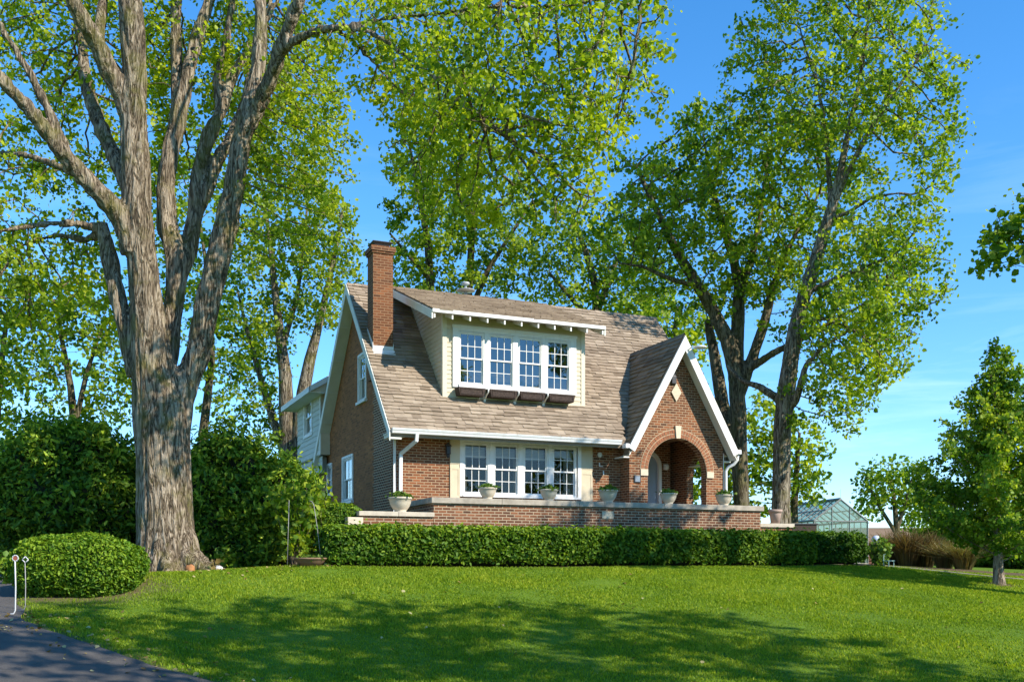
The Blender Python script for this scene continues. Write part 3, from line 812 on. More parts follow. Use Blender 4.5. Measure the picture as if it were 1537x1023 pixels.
for sgn in (-1, 1):
    bb = MB(); nn = Vector((sgn*ps, 0, pc))
    lo, hi = Vector((PA+sgn*(HWp+.03), -.935, PH-PS*(HWp+.03)-.03)), Vector((PA, -.935, PH-.03))
    off = nn*-.105
    v_ = (hi-lo).normalized()
    q = [lo, lo-nn*.215, Vector((PA, -.935, PH-.03-.215/pc)), hi]
    bb.add([p+Vector((0, -.02, 0)) for p in q]+[p+Vector((0, .03, 0)) for p in q], [(0,1,2,3), (7,6,5,4), (0,4,5,1), (1,5,6,2), (2,6,7,3), (3,7,4,0)])
    bb.build('barge_board', M['white'], house)
    so = MB(); a = Vector((PA+sgn*HWp, 0, PH-PS*HWp-.285)); b = Vector((PA+sgn*.02, 0, PH-.32))
    q = [Vector((p.x, y, p.z)) for p in (a, b) for y in (-.9, -.555)]
    so.add([q[0], q[1], q[3], q[2]]+[p-nn*.025 for p in (q[0], q[1], q[3], q[2])], [(0,1,2,3), (7,6,5,4), (0,4,5,1), (1,5,6,2), (2,6,7,3), (3,7,4,0)])
    # boxed eave along the side
    xo, xi = PA+sgn*HWp, (10.142 if sgn > 0 else 6.898)
    so.box(min(xo, xi), max(xo, xi), -.554, 1.5 if sgn > 0 else -.05, PH-PS*HWp-.33, PH-PS*HWp-.29)
    so.build('porch_soffit', M['soffit'], house)
gl = MB().tube([(8.62, -.95, 6.22), (8.70, -1.06, 6.30), (8.85, -1.15, 6.32)], .018, 8)
gl.lathe([(.02, .06), (.17, .02), (.20, -.02), (.19, -.03), (.02, -.01)], 18, (8.93, -1.15, 6.30)); gl.build('yard_light', M['lamp_glass'], house, True)

# dormer: front wall, cheeks, shed roof with exposed rafter ends
DY, DS = .30, .393
def drz(y): return 6.83 + DS*(y+.27)
dw = MB()
def lap(mb, x0, x1, z0, z1, fn, clip=None, e=.125):
    z = z0
    while z < z1-1e-3:
        zt = min(z+e, z1)
        a0, a1 = (x0, x1) if clip is None else clip((z+zt)/2)
        if a1-a0 > .02:
            b0, b1 = (x0, x1) if clip is None else clip(zt)
            c0, c1 = (x0, x1) if clip is None else clip(z)
            q = [(c0, z, .024), (c1, z, .024), (b1, zt+.01, .006), (b0, zt+.01, .006), (c0, z, 0), (c1, z, 0)]
            mb.add([fn(*p) for p in q], [(0,1,2,3), (0,4,5,1), (1,5,2), (0,3,4)])
        z += e
zt = drz(DY)-.16
dw.slab([(1.5, 4.5), (5.86, 4.5), (5.86, zt), (1.5, zt)], [[(1.8, 4.94), (5.55, 4.94), (5.55, 6.5), (1.8, 6.5)]], FR(DY), -.15, 0)
for x0, x1, z0, z1 in ((1.6, 1.765, 4.6, zt), (5.585, 5.76, 4.6, zt), (1.765, 5.585, 4.6, 4.86), (1.765, 5.585, 6.58, zt)): lap(dw, x0, x1, z0, z1, FR(DY))
ycl = lambda z: -.7+(z-EAVE)/SL
def cheek(z): return (DY, min(max(ycl(z), DY), 3.6))
for xx, fn in ((1.5, LF(1.5)), (5.86, lambda u, v, w: (5.86+w, u, v))):
    ct = [(DY, 4.5), (3.63, 8.2), (DY, zt)]
    dw.slab([(DY+.151, 4.66), (3.55, 8.0), (DY+.151, zt+.03)], [], fn, -.12, 0)
    def cl(z):
        hi = ycl(z)
        lo = DY if z < zt else min((z+.16-6.83)/DS-.27, hi)
        return (lo, hi)
    lap(dw, 0, 0, 4.6, 8.1, fn, cl)
dw.build('dormer_wall', M['siding'], house)
tr = MB()
for x in (1.5, 5.76): tr.box(x, x+.10, DY-.035, DY-.0255, 4.55, zt)
tr.box(1.475, 1.5, DY-.035, DY+.09, 4.55, zt); tr.box(5.86, 5.885, DY-.035, DY+.09, 4.55, zt)
tr.box(1.6, 5.76, DY-.034, DY-.0255, 4.53, 4.62)
tr.build('corner_board', M['cream'], house)
dr_ = MB(); tn = []
p0, p1 = (-.30, drz(-.30)), (3.95, drz(3.95))
dr_.slab([p0, p1, (p1[0], p1[1]-.13), (p0[0], p0[1]-.10)], [], lambda u, v, w: (w, u, v), 1.0, 6.24); tn += [.4]*len(dr_.v)
dth = math.atan(DS); dc, ds_ = math.cos(dth), math.sin(dth)
shingle(dr_, tn, (1.0, -.30, p0[1]+.003), (1, 0, 0), (0, dc, ds_), (0, -ds_, dc), 5.24, 4.1/dc, lambda s, t: True, tab=.3, ex=.15)
dr_.build('dormer_roof', M['roof'], house, fix=False, tint=tn)
MB().box(.985, 6.255, -.325, -.302, p0[1]-.075, p0[1]+.02).build('drip_edge', M['white'], house)
for i in range(11):
    x = 1.05+i*.512
    b = MB(); b.slab([(-.295, p0[1]-.11), (DY-.026, drz(DY)-.142), (DY-.026, drz(DY)-.26), (-.295, p0[1]-.22)], [], lambda u, v, w: (w, u, v), x-.021, x+.021)
    b.build('rafter_end', M['white'], house)
for x in (.985, 6.24):
    b = MB(); b.slab([(-.30, p0[1]-.02), (3.4, drz(3.4)-.03), (3.4, drz(3.4)-.24), (-.30, p0[1]-.25)], [], lambda u, v, w: (w, u, v), x-.02, x+.02)
    b.build('dormer_fascia', M['soffit'], house)

# windows
def dh_window(cx, z0, z1, w, fn, gm, cols=3, rows=2, parent=house, gl_back=.05):
    fr = MB()
    def bar(m, u0, u1, v0, v1, w0, w1):
        m.add([fn(u, v, ww) for ww in (w0, w1) for u, v in ((u0, v0), (u1, v0), (u1, v1), (u0, v1))], [(0,3,2,1), (4,5,6,7), (0,1,5,4), (1,2,6,5), (2,3,7,6), (3,0,4,7)])
    a, b = cx-w/2, cx+w/2
    for q in ((a-.035, a, z0-.03, z1+.03), (b, b+.035, z0-.03, z1+.03), (a, b, z1, z1+.03), (a, b, z0-.03, z0)): bar(fr, *q, -.09, .012)
    win = fr.build('window', M['white'], parent)
    zm = (z0+z1)/2
    for lo, hi, o in ((zm-.02, z1, -.012), (z0, zm+.02, -.045)):
        s = MB(); t = .04
        bar(s, a, a+t, lo, hi, o-.03, o); bar(s, b-t, b, lo, hi, o-.03, o); bar(s, a+t, b-t, lo, lo+t, o-.03, o); bar(s, a+t, b-t, hi-t, hi, o-.03, o)
        for i in range(1, cols): u = a+t+(b-a-2*t)*i/cols; bar(s, u-.009, u+.009, lo+t, hi-t, o-.026, o-.004)
        for i in range(1, rows): v = lo+t+(hi-lo-2*t)*i/rows; bar(s, a+t, b-t, v-.009, v+.009, o-.0255, o-.0045)
        sash = s.build('sash', M['white'], win)
        g = MB(); g.add([fn(u, v, o-.015) for u, v in ((a+t-.005, lo+t-.005), (b-t+.005, lo+t-.005), (b-t+.005, hi-t+.005), (a+t-.005, hi-t+.005))], [(0,1,2,3)])
        g.build('pane', gm, sash, fix=False)
    return win
for i in range(4): dh_window(2.345+.905*i, 1.935, 3.30, .70, FR(-.03), M['glass'])
for i in range(4): dh_window(2.325+.895*i, 5.0, 6.40, .70, FR(DY-.04), M['glass_upper'])
cs1 = MB()
for u0, u1 in ((1.87, 1.955), (5.50, 5.6)): cs1.box(u0, u1, -.05, .10, 1.84, 3.40)
for i in range(3): cs1.box(2.345+.905*i+.39, 2.345+.905*(i+1)-.39, -.048, .10, 1.90, 3.335)
cs1.box(1.956, 5.499, -.05, .10, 3.336, 3.40); cs1.box(1.956, 5.499, -.075, .10, 1.835, 1.899)
cs1.build('window_casing', M['white'], house)
cs2 = MB()
for u0, u1 in ((1.765, 1.935), (5.40, 5.585)): cs2.box(u0, u1, DY-.06, DY+.1, 4.88, 6.57)
for i in range(3): cs2.box(2.325+.895*i+.39, 2.325+.895*(i+1)-.39, DY-.058, DY+.1, 4.962, 6.438)
cs2.box(1.936, 5.399, DY-.06, DY+.1, 6.439, 6.57); cs2.box(1.936, 5.399, DY-.10, DY+.1, 4.87, 4.961); cs2.box(1.74, 5.61, DY-.085, DY-.061, 6.53, 6.60)
cs2.build('dormer_window_casing', M['white'], house)
for u0, u1 in ((1.585, 1.868), (5.602, 5.97)):                 # panelled boards either side of the window group
    b = MB().box(u0, u1, -.03, -.002, 1.72, 3.41)
    for z0, z1 in ((1.80, 2.62), (2.72, 3.34)):
        b.box(u0, u0+.05, -.042, -.031, z0, z1); b.box(u1-.05, u1, -.042, -.031, z0, z1); b.box(u0+.05, u1-.05, -.042, -.031, z0, z0+.05); b.box(u0+.05, u1-.05, -.042, -.031, z1-.05, z1)
    b.build('panel_board', M['shutter'], house)
for i in range(4):
    b = MB(); x = 2.345+.905*i; h = (.40, .36, .40, .30)[i]
    for k in range(9): b.add([(x-.34, .16, 3.32-h*k/9), (x+.34, .16, 3.32-h*k/9), (x+.34, .13, 3.32-h*(k+1)/9), (x-.34, .13, 3.32-h*(k+1)/9)], [(0,1,2,3)])
    b.build('blind', M['blind'], house, fix=False)
for x0, x1 in ((1.95, 2.2), (3.6, 3.8), (5.2, 5.5)):
    b = MB(); vs = []
    for k in range(13): u = x0+(x1-x0)*k/12; yy = .30+.03*math.sin(k*1.7); vs += [(u, yy, 1.9), (u, yy, 3.32)]
    b.add(vs, [(2*k, 2*k+1, 2*k+3, 2*k+2) for k in range(12)]); b.build('curtain', M['curtain'], house, True, fix=False)
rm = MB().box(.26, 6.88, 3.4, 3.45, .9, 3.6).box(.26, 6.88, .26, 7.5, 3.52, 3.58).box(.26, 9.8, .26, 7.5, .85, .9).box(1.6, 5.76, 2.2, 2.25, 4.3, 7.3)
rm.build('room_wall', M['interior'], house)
GW = [(4.3, 5.5, 1.95, 3.28, 2), (7.05, 7.62, 2.3, 3.25, 1), (2.75, 3.55, 4.82, 6.14, 2)]
for a, b, c, d, cc in GW:
    w_ = dh_window((a+b)/2, c+.04, d-.04, b-a-.10, LF(0), M['glass'], cols=cc, rows=1)
    cg = MB(); 
    for q in ((a-.07, a+.012, c-.02, d+.07), (b-.012, b+.07, c-.02, d+.07), (a+.012, b-.012, d-.0, d+.075), (a-.11, b+.11, c-.10, c-.021)):
        cg.add([LF(0)(u, v, ww) for ww in (.001, .035 if q[2] > c-.05 else .09) for u, v in ((q[0], q[2]), (q[1], q[2]), (q[1], q[3]), (q[0], q[3]))], [(0,3,2,1), (4,5,6,7), (0,1,5,4), (1,2,6,5), (2,3,7,6), (3,0,4,7)])
    cg.build('casing', M['white'], w_)

# window boxes on brackets under the dormer windows
for i, x in enumerate((2.22, 3.17, 4.06, 4.98)):
    w2 = (.40, .42, .40, .42)[i]
    b = MB(); z0, z1 = 4.62, 4.835; y0, y1 = DY-.36, DY-.07
    b.slab([(x-w2, z1), (x-w2+.05, z0), (x+w2-.05, z0), (x+w2, z1)], [], FR(y0), -.03, 0)
    b.slab([(x-w2, z1), (x-w2+.05, z0), (x+w2-.05, z0), (x+w2, z1)], [], FR(y1), -.03, 0)
    b.box(x-w2+.05, x+w2-.05, y0+.031, y1-.001, z0, z0+.03)
    for s in (-1, 1): b.beam((x+s*(w2-.03), y0+.031, (z0+z1)/2), (x+s*(w2-.03), y1-.001, (z0+z1)/2), (.014, 0, 0), (s*.026, 0, .105))
    for zz in (z0+.035, z1-.035): b.box(x-w2+.07, x+w2-.07, y0-.014, y0-.001, zz-.012, zz+.012)
    for s in (-1, 1): b.box(x+s*(w2-.08)-.012, x+s*(w2-.08)+.012, y0-.0135, y0-.001, z0+.048, z1-.048)
    bx = b.build('window_box', M['wood_dark'], house)
    MB().box(x-w2+.05, x+w2-.05, y0+.032, y1-.002, z0+.1, z1-.03).build('soil', M['soil'], bx)
for x in (2.70, 3.62, 4.52):
    b = MB(); b.tube([(x, DY-.03, 4.60), (x, DY-.16, 4.62), (x, DY-.27, 4.70), (x, DY-.36, 4.74), (x, DY-.38, 4.84)], .022, 8)
    b.bbox(x-.035, x+.035, DY-.10, DY-.027, 4.50, 4.66, .01); b.build('bracket', M['white'], house, True)

# eaves, gutters, downspouts, rake boards
MB().box(-.30, 6.7, -.70, -.002, 3.395, 3.425).build('soffit', M['soffit'], house)
g = MB(); prof = [(-.70, 3.50), (-.835, 3.50), (-.835, 3.47), (-.815, 3.44), (-.80, 3.385), (-.70, 3.375)]
g.slab(prof, [], lambda u, v, w: (w, u, v), -.28, 6.50); g.box(-.285, 6.505, -.845, -.815, 3.495, 3.512)
g.build('gutter', M['white_metal'], house)
def downspout(path, name='downspout'):
    b = MB()
    for p, q in zip(path[:-1], path[1:]):
        p, q = Vector(p), Vector(q); t = (q-p).normalized(); a = Vector((0, 1, 0)); a = (a-t*a.dot(t)).normalized(); c = t.cross(a)
        b.beam(p-t*.02, q+t*.02, a*.035, c*.045)
    return b.build(name, M['white_metal'], house)
downspout([(.40, -.77, 3.40), (.40, -.72, 3.22), (.16, -.11, 2.92), (.16, -.07, 1.0)])
MB().box(-.015, .055, -.02, -.001, -.3, 3.39).build('corner_trim', M['white'], house)
MB().box(-.28, .10, -.66, -.022, 3.30, 3.394).build('eave_return', M['cream'], house)
g = MB().bbox(10.42, 10.55, -.92, 1.6, 3.27, 3.40, .015); g.build('porch_gutter', M['white_metal'], house)
g = MB().bbox(6.56, 6.69, -.94, -.72, 3.28, 3.41, .015); g.build('gutter_end', M['white_metal'], house)
b = MB().tube([(10.49, -.80, 3.28), (10.48, -.80, 3.12), (10.40, -.74, 2.98), (10.27, -.64, 2.90), (10.21, -.60, 2.78), (10.21, -.60, 2.2), (10.21, -.60, 1.0)], .048, 10)
b.build('downspout', M['white_metal'], house, True)
MB().box(10.145, 10.165, -.56, -.49, -.2, 3.3).build('corner_trim', M['white'], house)
for sgn in (-1, 1):                        # rakes of the left gable: board, boxed soffit with cross battens
    y0 = 3.8+sgn*4.56; z0 = EAVE-.065
    b = MB(); b.slab([(y0, z0+.02), (3.8, RIDGE+.0), (3.8, RIDGE-.30), (y0, z0-.25)], [], lambda u, v, w: (w, u, v), XL-.03, XL-.002)
    b.build('rake_board', M['soffit'], house)
    b = MB(); b.slab([(3.8+sgn*4.5, EAVE-.235), (3.8, RIDGE-.255), (3.8, RIDGE-.285), (3.8+sgn*4.5, EAVE-.265)], [], lambda u, v, w: (w, u, v), XL, -.001)
    for k in range(1, 6):
        t = k/5.6; yy = 3.8+sgn*4.5*t; zz = RIDGE-(RIDGE-EAVE)*t-.287-.012*t
        b.beam((XL+.01, yy, zz), (-.01, yy, zz), (0, .03*cs, -sgn*.03*sn), (0, sgn*.008*sn, .008*cs))
    b.build('rake_soffit', M['soffit'], house)
    b = MB(); b.slab([(y0, z0+.02), (3.8, RIDGE+.0), (3.8, RIDGE-.30), (y0, z0-.25)], [], lambda u, v, w: (w, u, v), XR+.002, XR+.03)
    b.build('rake_board', M['white'], house)

# chimney
c0, c1, cy0, cy1 = -.12, .46, 1.60, 2.18
ch = MB().box(c0, c1, cy0, cy1, 5.2, 8.74); ch.box(c0-.035, c1+.035, cy0-.035, cy1+.035, 8.74, 8.80); ch.box(c0-.065, c1+.065, cy0-.065, cy1+.065, 8.80, 8.93)
chim = ch.build('chimney', M['chimney'], house)
cc = MB().box(c0+.05, c1-.05, cy0+.05, cy1-.05, 8.93, 8.965)
cc.build('chimney_crown', M['flashing'], chim)
cp = MB(); a, b_ = .0, .34
q = [(c0+.10, cy0+.10), (c1-.10, cy0+.10), (c1-.10, cy1-.10), (c0+.10, cy1-.10)]; q2 = [(c0+.0, cy0+.0), (c1-.0, cy0+.0), (c1-.0, cy1-.0), (c0, cy1)]
cp.add([(x, y, 8.965) for x, y in q]+[(x, y, 9.07) for x, y in q2]+[(x, y, 9.085) for x, y in q2], [(0,1,5,4), (1,2,6,5), (2,3,7,6), (3,0,4,7), (4,5,9,8), (5,6,10,9), (6,7,11,10), (7,4,8,11), (8,9,10,11)])
cp.build('chimney_cap', M['metal_dark'], chim)
f_ = MB(); nn = Vector((0, -sn, cs)); vv = Vector((0, cs, sn))
def onroof(x, y): return Vector((x, y, roofz(y)))
q = [onroof(c0-.03, cy0-.13), onroof(c1+.03, cy0-.13), onroof(c1+.03, cy0+.0), onroof(c0-.03, cy0+.0)]
f_.add([p+nn*.035 for p in q]+[p+nn*.005 for p in q], [(0,1,2,3), (0,4,5,1), (1,5,6,2), (3,7,4,0)])
f_.box(c0-.012, c1+.012, cy0-.014, cy0-.001, roofz(cy0)-.02, roofz(cy0)+.13)
for xa, xb in ((c0-.014, c0-.001), (c1+.001, c1+.014)):
    f_.slab([(cy0-.01, roofz(cy0)), (cy1, roofz(cy1)), (cy1, roofz(cy1)+.10), (cy0-.01, roofz(cy0)+.20)], [], lambda u, v, w: (w, u, v), xa, xb)
f_.build('flashing', M['flashing'], chim)
vx = 3.55                                   # metal vent cowl behind the ridge
v_ = MB().tube([(vx, 3.95, RIDGE-.25), (vx, 3.95, RIDGE+.22)], .055, 10); v_.lathe([(.06, 0), (.30, .03), (.31, .05), (.06, .11)], 16, (vx, 3.95, RIDGE+.20)); v_.tube([(vx, 3.95, RIDGE+.30), (vx, 3.95, RIDGE+.45)], .04, 8); v_.lathe([(.04, 0), (.13, .02), (.12, .08), (.03, .09)], 12, (vx, 3.95, RIDGE+.42))
v_.build('roof_vent', M['metal_grey'], house, True)

# lantern and round light on the front wall
l_ = MB().bbox(1.43, 1.55, -.20, -.08, 2.96, 3.18, .015); l_.lathe([(.11, 0), (.02, .09)], 8, (1.49, -.14, 3.19)); l_.tube([(1.49, -.001, 3.10), (1.49, -.14, 3.22)], .015, 6); l_.lathe([(.02, 0), (.05, .05), (.05, .09)], 8, (1.49, -.14, 2.86))
l_.build('wall_lantern', M['metal_dark'], house)
r_ = MB(); r_.m = Matrix.Translation((6.22, -.002, 3.16)) @ Matrix.Rotation(rad(90), 4, 'X'); r_.lathe([(.075, 0), (.075, .03), (.05, .055), (.0, .06)], 16); r_.build('round_light', M['lamp_glass'], house, True)
b = MB().slab([(6.20, 2.82), (6.31, 2.82), (6.31, 2.836), (6.22, 2.836), (6.22, 2.93), (6.20, 2.93)], [], FR(0), .002, .03); b.build('hose_bracket', M['white'], house)
MB().bbox(6.33, 6.36, -.02, -.002, 2.58, 2.70, .004).build('wall_switch', M['white'], house)

# rear wing
wg = MB(); wx, wy0, wy1 = -.30, 7.32, 11.07
wg.slab([(wy0, 3.6), (wy1, 3.6), (wy1, 5.9), (wy0, 5.9)], [[(8.68, 4.5), (9.84, 4.5), (9.84, 5.70), (8.68, 5.70)]], LF(wx), -.2, 0)
lap(wg, wy0+.1, 8.57, 3.62, 5.88, LF(wx), e=.17); lap(wg, 9.96, wy1, 3.62, 5.88, LF(wx), e=.17); lap(wg, 8.57, 9.96, 3.62, 4.38, LF(wx), e=.17)
wg.build('wing_siding', M['siding_grey'], house)
wf = MB(); wf.slab([(wx+.201, 3.6), (2.4, 3.6), (2.4, 7.5), (wx+.201, 5.88)], [], FR(wy0+.02), -.2, 0); wf.slab([(-.74, 5.58), (wx+.2, 5.58), (2.4, 7.4), (2.4, 7.56), (-.74, 5.62)], [], FR(6.80), -.04, 0); wf.box(wx+.001, wx+.2, wy0-.001, wy0+.2, 3.6, 5.9)
lap(wf, wx, .2, 3.62, 5.9, FR(wy0-.002), e=.17); wf.build('wing_front', M['siding'], house)
MB().box(wx-.03, wx-.001, wy0-.03, wy0+.1, 3.6, 5.9).build('wing_corner_board', M['soffit'], house)
wb = MB().box(.0, .2, 7.801, 11.0, -.35, 3.035).box(.2, 5, 10.8, 11.0, -.35, 3.035); wb.build('wing_base', M['brick'], house)
w3 = MB(); lap(w3, 7.5, 11.05, 3.05, 3.58, lambda u, v, w: (-.2-w, u, v), e=.19); w3.box(-.2, 2.4, 7.81, 11.05, 3.04, 3.59); w3.build('wing_skirt', M['siding_grey'], house)
wr = MB(); wrs = .62
wr.slab([(-.78, 5.72), (2.4, 5.72+3.18*wrs), (5.6, 5.72), (5.6, 5.60), (2.4, 5.60+3.18*wrs), (-.78, 5.60)], [], FR(0), -11.5, -6.75); wr.build('wing_roof', M['far_roof'], house)
wfz = MB().box(-.83, -.781, 6.72, 11.52, 5.56, 5.74); wfz.slab([(-.83, 5.56), (-.83, 5.74), (2.4, 5.74+3.2*wrs), (2.4, 5.50+3.2*wrs)], [], FR(6.75), .001, .03)
wfz.box(-.78, -.302, 6.8, 11.4, 5.56, 5.585); wfz.build('wing_fascia', M['white'], house)
w_ = dh_window(9.26, 4.54, 5.66, 1.08, LF(wx), M['glass'], cols=2, rows=1)
cg = MB()
for q in ((8.57, 8.69, 4.40, 5.80), (9.83, 9.95, 4.40, 5.80), (8.69, 9.83, 5.69, 5.80), (8.69, 9.83, 4.40, 4.51)):
    cg.add([LF(wx)(u, v, ww) for ww in (.001, .04) for u, v in ((q[0], q[2]), (q[1], q[2]), (q[1], q[3]), (q[0], q[3]))], [(0,3,2,1), (4,5,6,7), (0,1,5,4), (1,2,6,5), (2,3,7,6), (3,0,4,7)])
cg.build('casing', M['white'], w_)

# ------------------------------------------------------------------ terrace
def hthing(name, label, cat, x, y, z, group=None): return thing(name, label, cat, H(x, y, z), TH, group)
MBx = lambda x, y, z: (lambda m: (setattr(m, 'm', Matrix.Translation((-x, -y, -z))), m)[1])(MB())
b = MB(); b.box(.62, 10.0, -2.09, -.56, .98, 1.10); b.box(.62, 6.69, -.56, -.002, .98, 1.10)
o = b.build('terrace', M['coping'], None); o.location = HO; o.rotation_euler = (0, 0, TH); tag(o, kind='structure')

tw = hthing('terrace_wall', 'long low brick terrace wall with grey stone coping in front of the house', 'wall', 0, 0, 0)
MB().box(.30, 10.12, -2.40, -2.10, -.35, 1.485).box(.30, .60, -2.098, -.002, -.35, 1.485).box(9.82, 10.12, -2.098, -.56, -.35, 1.485).build('brick_face', M['brick_terrace'], tw)
xs_ = [.22, 2.1, 4.3, 5.05, 6.9, 8.6, 10.20]
for a, c in zip(xs_[:-1], xs_[1:]):
    MB().bbox(a+.003, c-.003, -2.47+R.uniform(-.006, .006), -2.04, 1.487, 1.63+R.uniform(-.004, .004), .012).build('coping_slab', M['coping'], tw)
MB().bbox(.22, .66, -2.038, -.05, 1.487, 1.628, .012).build('coping_slab', M['coping'], tw)
MB().bbox(9.76, 10.20, -2.038, -.62, 1.487, 1.628, .012).build('coping_slab', M['coping'], tw)
pl = MB().bbox(5.0, 5.34, -2.42, -2.401, 1.19, 1.375, .006).build('address_tile', M['stone'], tw)
pm = MB(); pm.box(5.03, 5.31, -2.426, -2.421, 1.345, 1.352); pm.box(5.302, 5.309, -2.426, -2.421, 1.22, 1.344)
pm.bbox(5.055, 5.085, -2.428, -2.421, 1.275, 1.31, .004); pm.build('tile_mark', M['coping'], pl)
lw = hthing('low_garden_wall', 'low wall with pale stone coping left of the terrace carrying the urn by the corner', 'wall', 0, 0, 0)
MB().box(-1.50, .29, -2.40, -2.10, -.35, 1.14).box(-1.50, -1.2, -2.098, -.3, -.35, 1.14).build('brick_face', M['brick_terrace'], lw)
for a, c in ((-1.60, -.62), (-.615, .298)): MB().bbox(a, c, -2.46, -1.95, 1.142, 1.255, .012).build('coping_slab', M['coping_low'], lw)
MB().bbox(-1.9, -1.52, -2.55, -2.2, -.2, 1.10, .02).build('end_block', M['stone'], lw)
lw2 = hthing('low_garden_wall', 'short low wall with pale coping right of the terrace holding a pink pot', 'wall', 0, 0, 0)
MB().box(10.13, 11.55, -2.0, -1.75, -.35, 1.05).build('brick_face', M['brick_terrace'], lw2)
MB().bbox(10.125, 11.6, -2.06, -1.69, 1.052, 1.165, .012).build('coping_slab', M['coping_low'], lw2)

# ------------------------------------------------------------------ planters
def urn(label, x, y, z, s, seed, trail=False):
    r = hthing('stone_urn', label, 'planter', x, y, z, 'cream stone urns along the terrace wall')
    r.scale = (s, s, s)
    m = MB(); m.lathe([(.13, 0), (.135, .02), (.125, .03), (.16, .06), (.205, .13), (.232, .20), (.245, .27), (.252, .275), (.268, .285), (.272, .315), (.262, .325), (.235, .325), (.225, .29), (.0, .27)], 32)
    m.build('bowl', M['urn'], r, True)
    rg = np.random.default_rng(seed)
    P = rg.normal(size=(260, 3))*np.array([.11, .11, .035])+np.array([0, 0, .345])
    P[:, 2] = .31+np.abs(P[:, 2]-.31)+.05*np.exp(-(P[:, 0]**2+P[:, 1]**2)/.015)
    me, tn = leaves_mesh('foliage', P, .07, up=.5, tint=np.clip(rg.normal(.5, .25, 260), 0, 1))
    link('foliage', me, M['leaf_urn'], r, False, tn)
    return r
urn('large cream urn with leafy plants on the low left coping at the house corner', -.50, -2.2, 1.255, 1.12, 1)
urn('cream urn with green sprigs in front of the first lower window pair', 1.80, -2.24, 1.632, .88, 2)
urn('cream urn with green sprigs in front of the right end of the lower windows', 3.52, -2.24, 1.632, .90, 3)
urn('cream urn on the coping between lower windows and porch arch, before bare brick', 5.27, -2.24, 1.632, 1.0, 4)
urn('cream urn on the coping in front of the porch arch opening', 7.16, -2.24, 1.632, .90, 5)
urn('rightmost cream urn on the coping beside the porch downspout', 8.98, -2.24, 1.632, .92, 6)

p = hthing('flower_pot', 'weathered pink clay pot on low coping before the leaning tree trunk', 'flower pot', 11.05, -1.87, 1.168)
MB().lathe([(.13, 0), (.17, .28), (.175, .32), (.20, .325), (.205, .40), (.18, .41), (.16, .36), (0, .34)], 24).build('pot', M['pink_pot'], p, True)
MB().lathe([(.155, 0), (.14, .012), (.0, .03)], 20, (0, 0, .33)).build('soil', M['soil'], p, True)
bp = W(466, 852, 21.6); bp.z = gz(bp.x, bp.y)
p = thing('bowl_planter', 'wide shallow terracotta bowl on the ground at the left end of the hedge', 'planter', bp)
MB().lathe([(.20, 0), (.30, .10), (.335, .15), (.35, .155), (.35, .18), (.32, .185), (.29, .13), (0, .12)], 28).build('bowl', M['terracotta'], p, True)
P = R.normal(size=(70, 3))*np.array([.13, .13, .03])+np.array([0, 0, .18]); me, tn = leaves_mesh('foliage', P, .08, up=.6); link('foliage', me, M['leaf_urn'], p, False, tn)

# ------------------------------------------------------------------ hedges and shrubs
def hedge(label, x0, x1, y0, y1, h, n, seed, leaf=.085, tint=(.45, .2), mat='leaf_hedge', zb=None):
    base = H((x0+x1)/2, (y0+y1)/2); base.z = zb if zb is not None else gz(base.x, base.y)-.02
    r = thing('hedge', label, 'hedge', base, TH)
    hw, hd = (x1-x0)/2, (y1-y0)/2; rg = np.random.default_rng(seed)
    zc = h/2; rr = np.array([hw, hd, h/2])
    # rounded box by clamping a point to an inner box and pushing out by the corner radius
    rad_ = .24
    def surf(n):
        A = np.array([4*hd*hw, hw*h*4, hw*h*0, hd*h*4]); pr_ = np.array([hw*hd*2, hw*h*2*1.7, hw*h*2, hd*h*2, hd*h*2]); pr_ = pr_/pr_.sum()
        f = rg.choice(5, n, p=pr_); u = rg.uniform(-1, 1, n); v = rg.uniform(-1, 1, n)
        P = np.zeros((n, 3))
        P[f == 0] = np.stack([u, v, np.ones(n)], 1)[f == 0]; P[f == 1] = np.stack([u, -np.ones(n), v], 1)[f == 1]; P[f == 2] = np.stack([u, np.ones(n), v], 1)[f == 2]
        P[f == 3] = np.stack([-np.ones(n), u, v], 1)[f == 3]; P[f == 4] = np.stack([np.ones(n), u, v], 1)[f == 4]
        return P*rr
    def roundit(P):
        inner = np.clip(P, -(rr-rad_), rr-rad_); inner[:, 2] = np.maximum(inner[:, 2], -(rr[2]-.02)); inner[:, 2] = np.minimum(inner[:, 2], rr[2]-rad_)
        d = P-inner; l = np.linalg.norm(d, axis=1)[:, None]+1e-9; N = d/l
        k = np.array([.045*noise.noise((q[0]*1.1, q[1]*2+seed, q[2]*2.2))+.022*noise.noise((q[0]*4, q[1]*4, q[2]*4)) for q in P])
        return inner+N*(rad_+k[:, None]), N
    P, N = roundit(surf(n)); P = P-N*(rg.uniform(size=(n, 1))**1.3*.20)+rg.normal(size=(n, 3))*.016
    P[:, 2] += zc
    stray = rg.uniform(size=n) < .03; P[stray] += N[stray]*rg.uniform(.02, .12, (stray.sum(), 1))
    thin = (P[:, 2] < .17) & (rg.uniform(size=n) < .55); P, N = P[~thin], N[~thin]
    t = np.array([noise.noise((p[0]*1.3, p[1]*1.3, p[2]*1.6+seed))+.6*noise.noise((p[0]*5, p[1]*5, p[2]*5)) for p in P])
    tn = np.clip(tint[0]+.22*t+.22*np.maximum(N[:, 2], 0)+rg.normal(size=len(P))*tint[1], 0, 1)  # sunlit top edge put into the colour: upward leaves tinted lighter
    me, tn = leaves_mesh('foliage', P, leaf, up=.5, tint=tn, Nrm=N*.7, wid=.6)
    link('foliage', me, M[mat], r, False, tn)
    c = MB().bbox(-hw+.2, hw-.2, -hd+.2, hd-.2, .03, h-.19, .14); c.build('shade_core', M['core'], r, True)  # solid dark box, painted shade behind the leaves
    return r
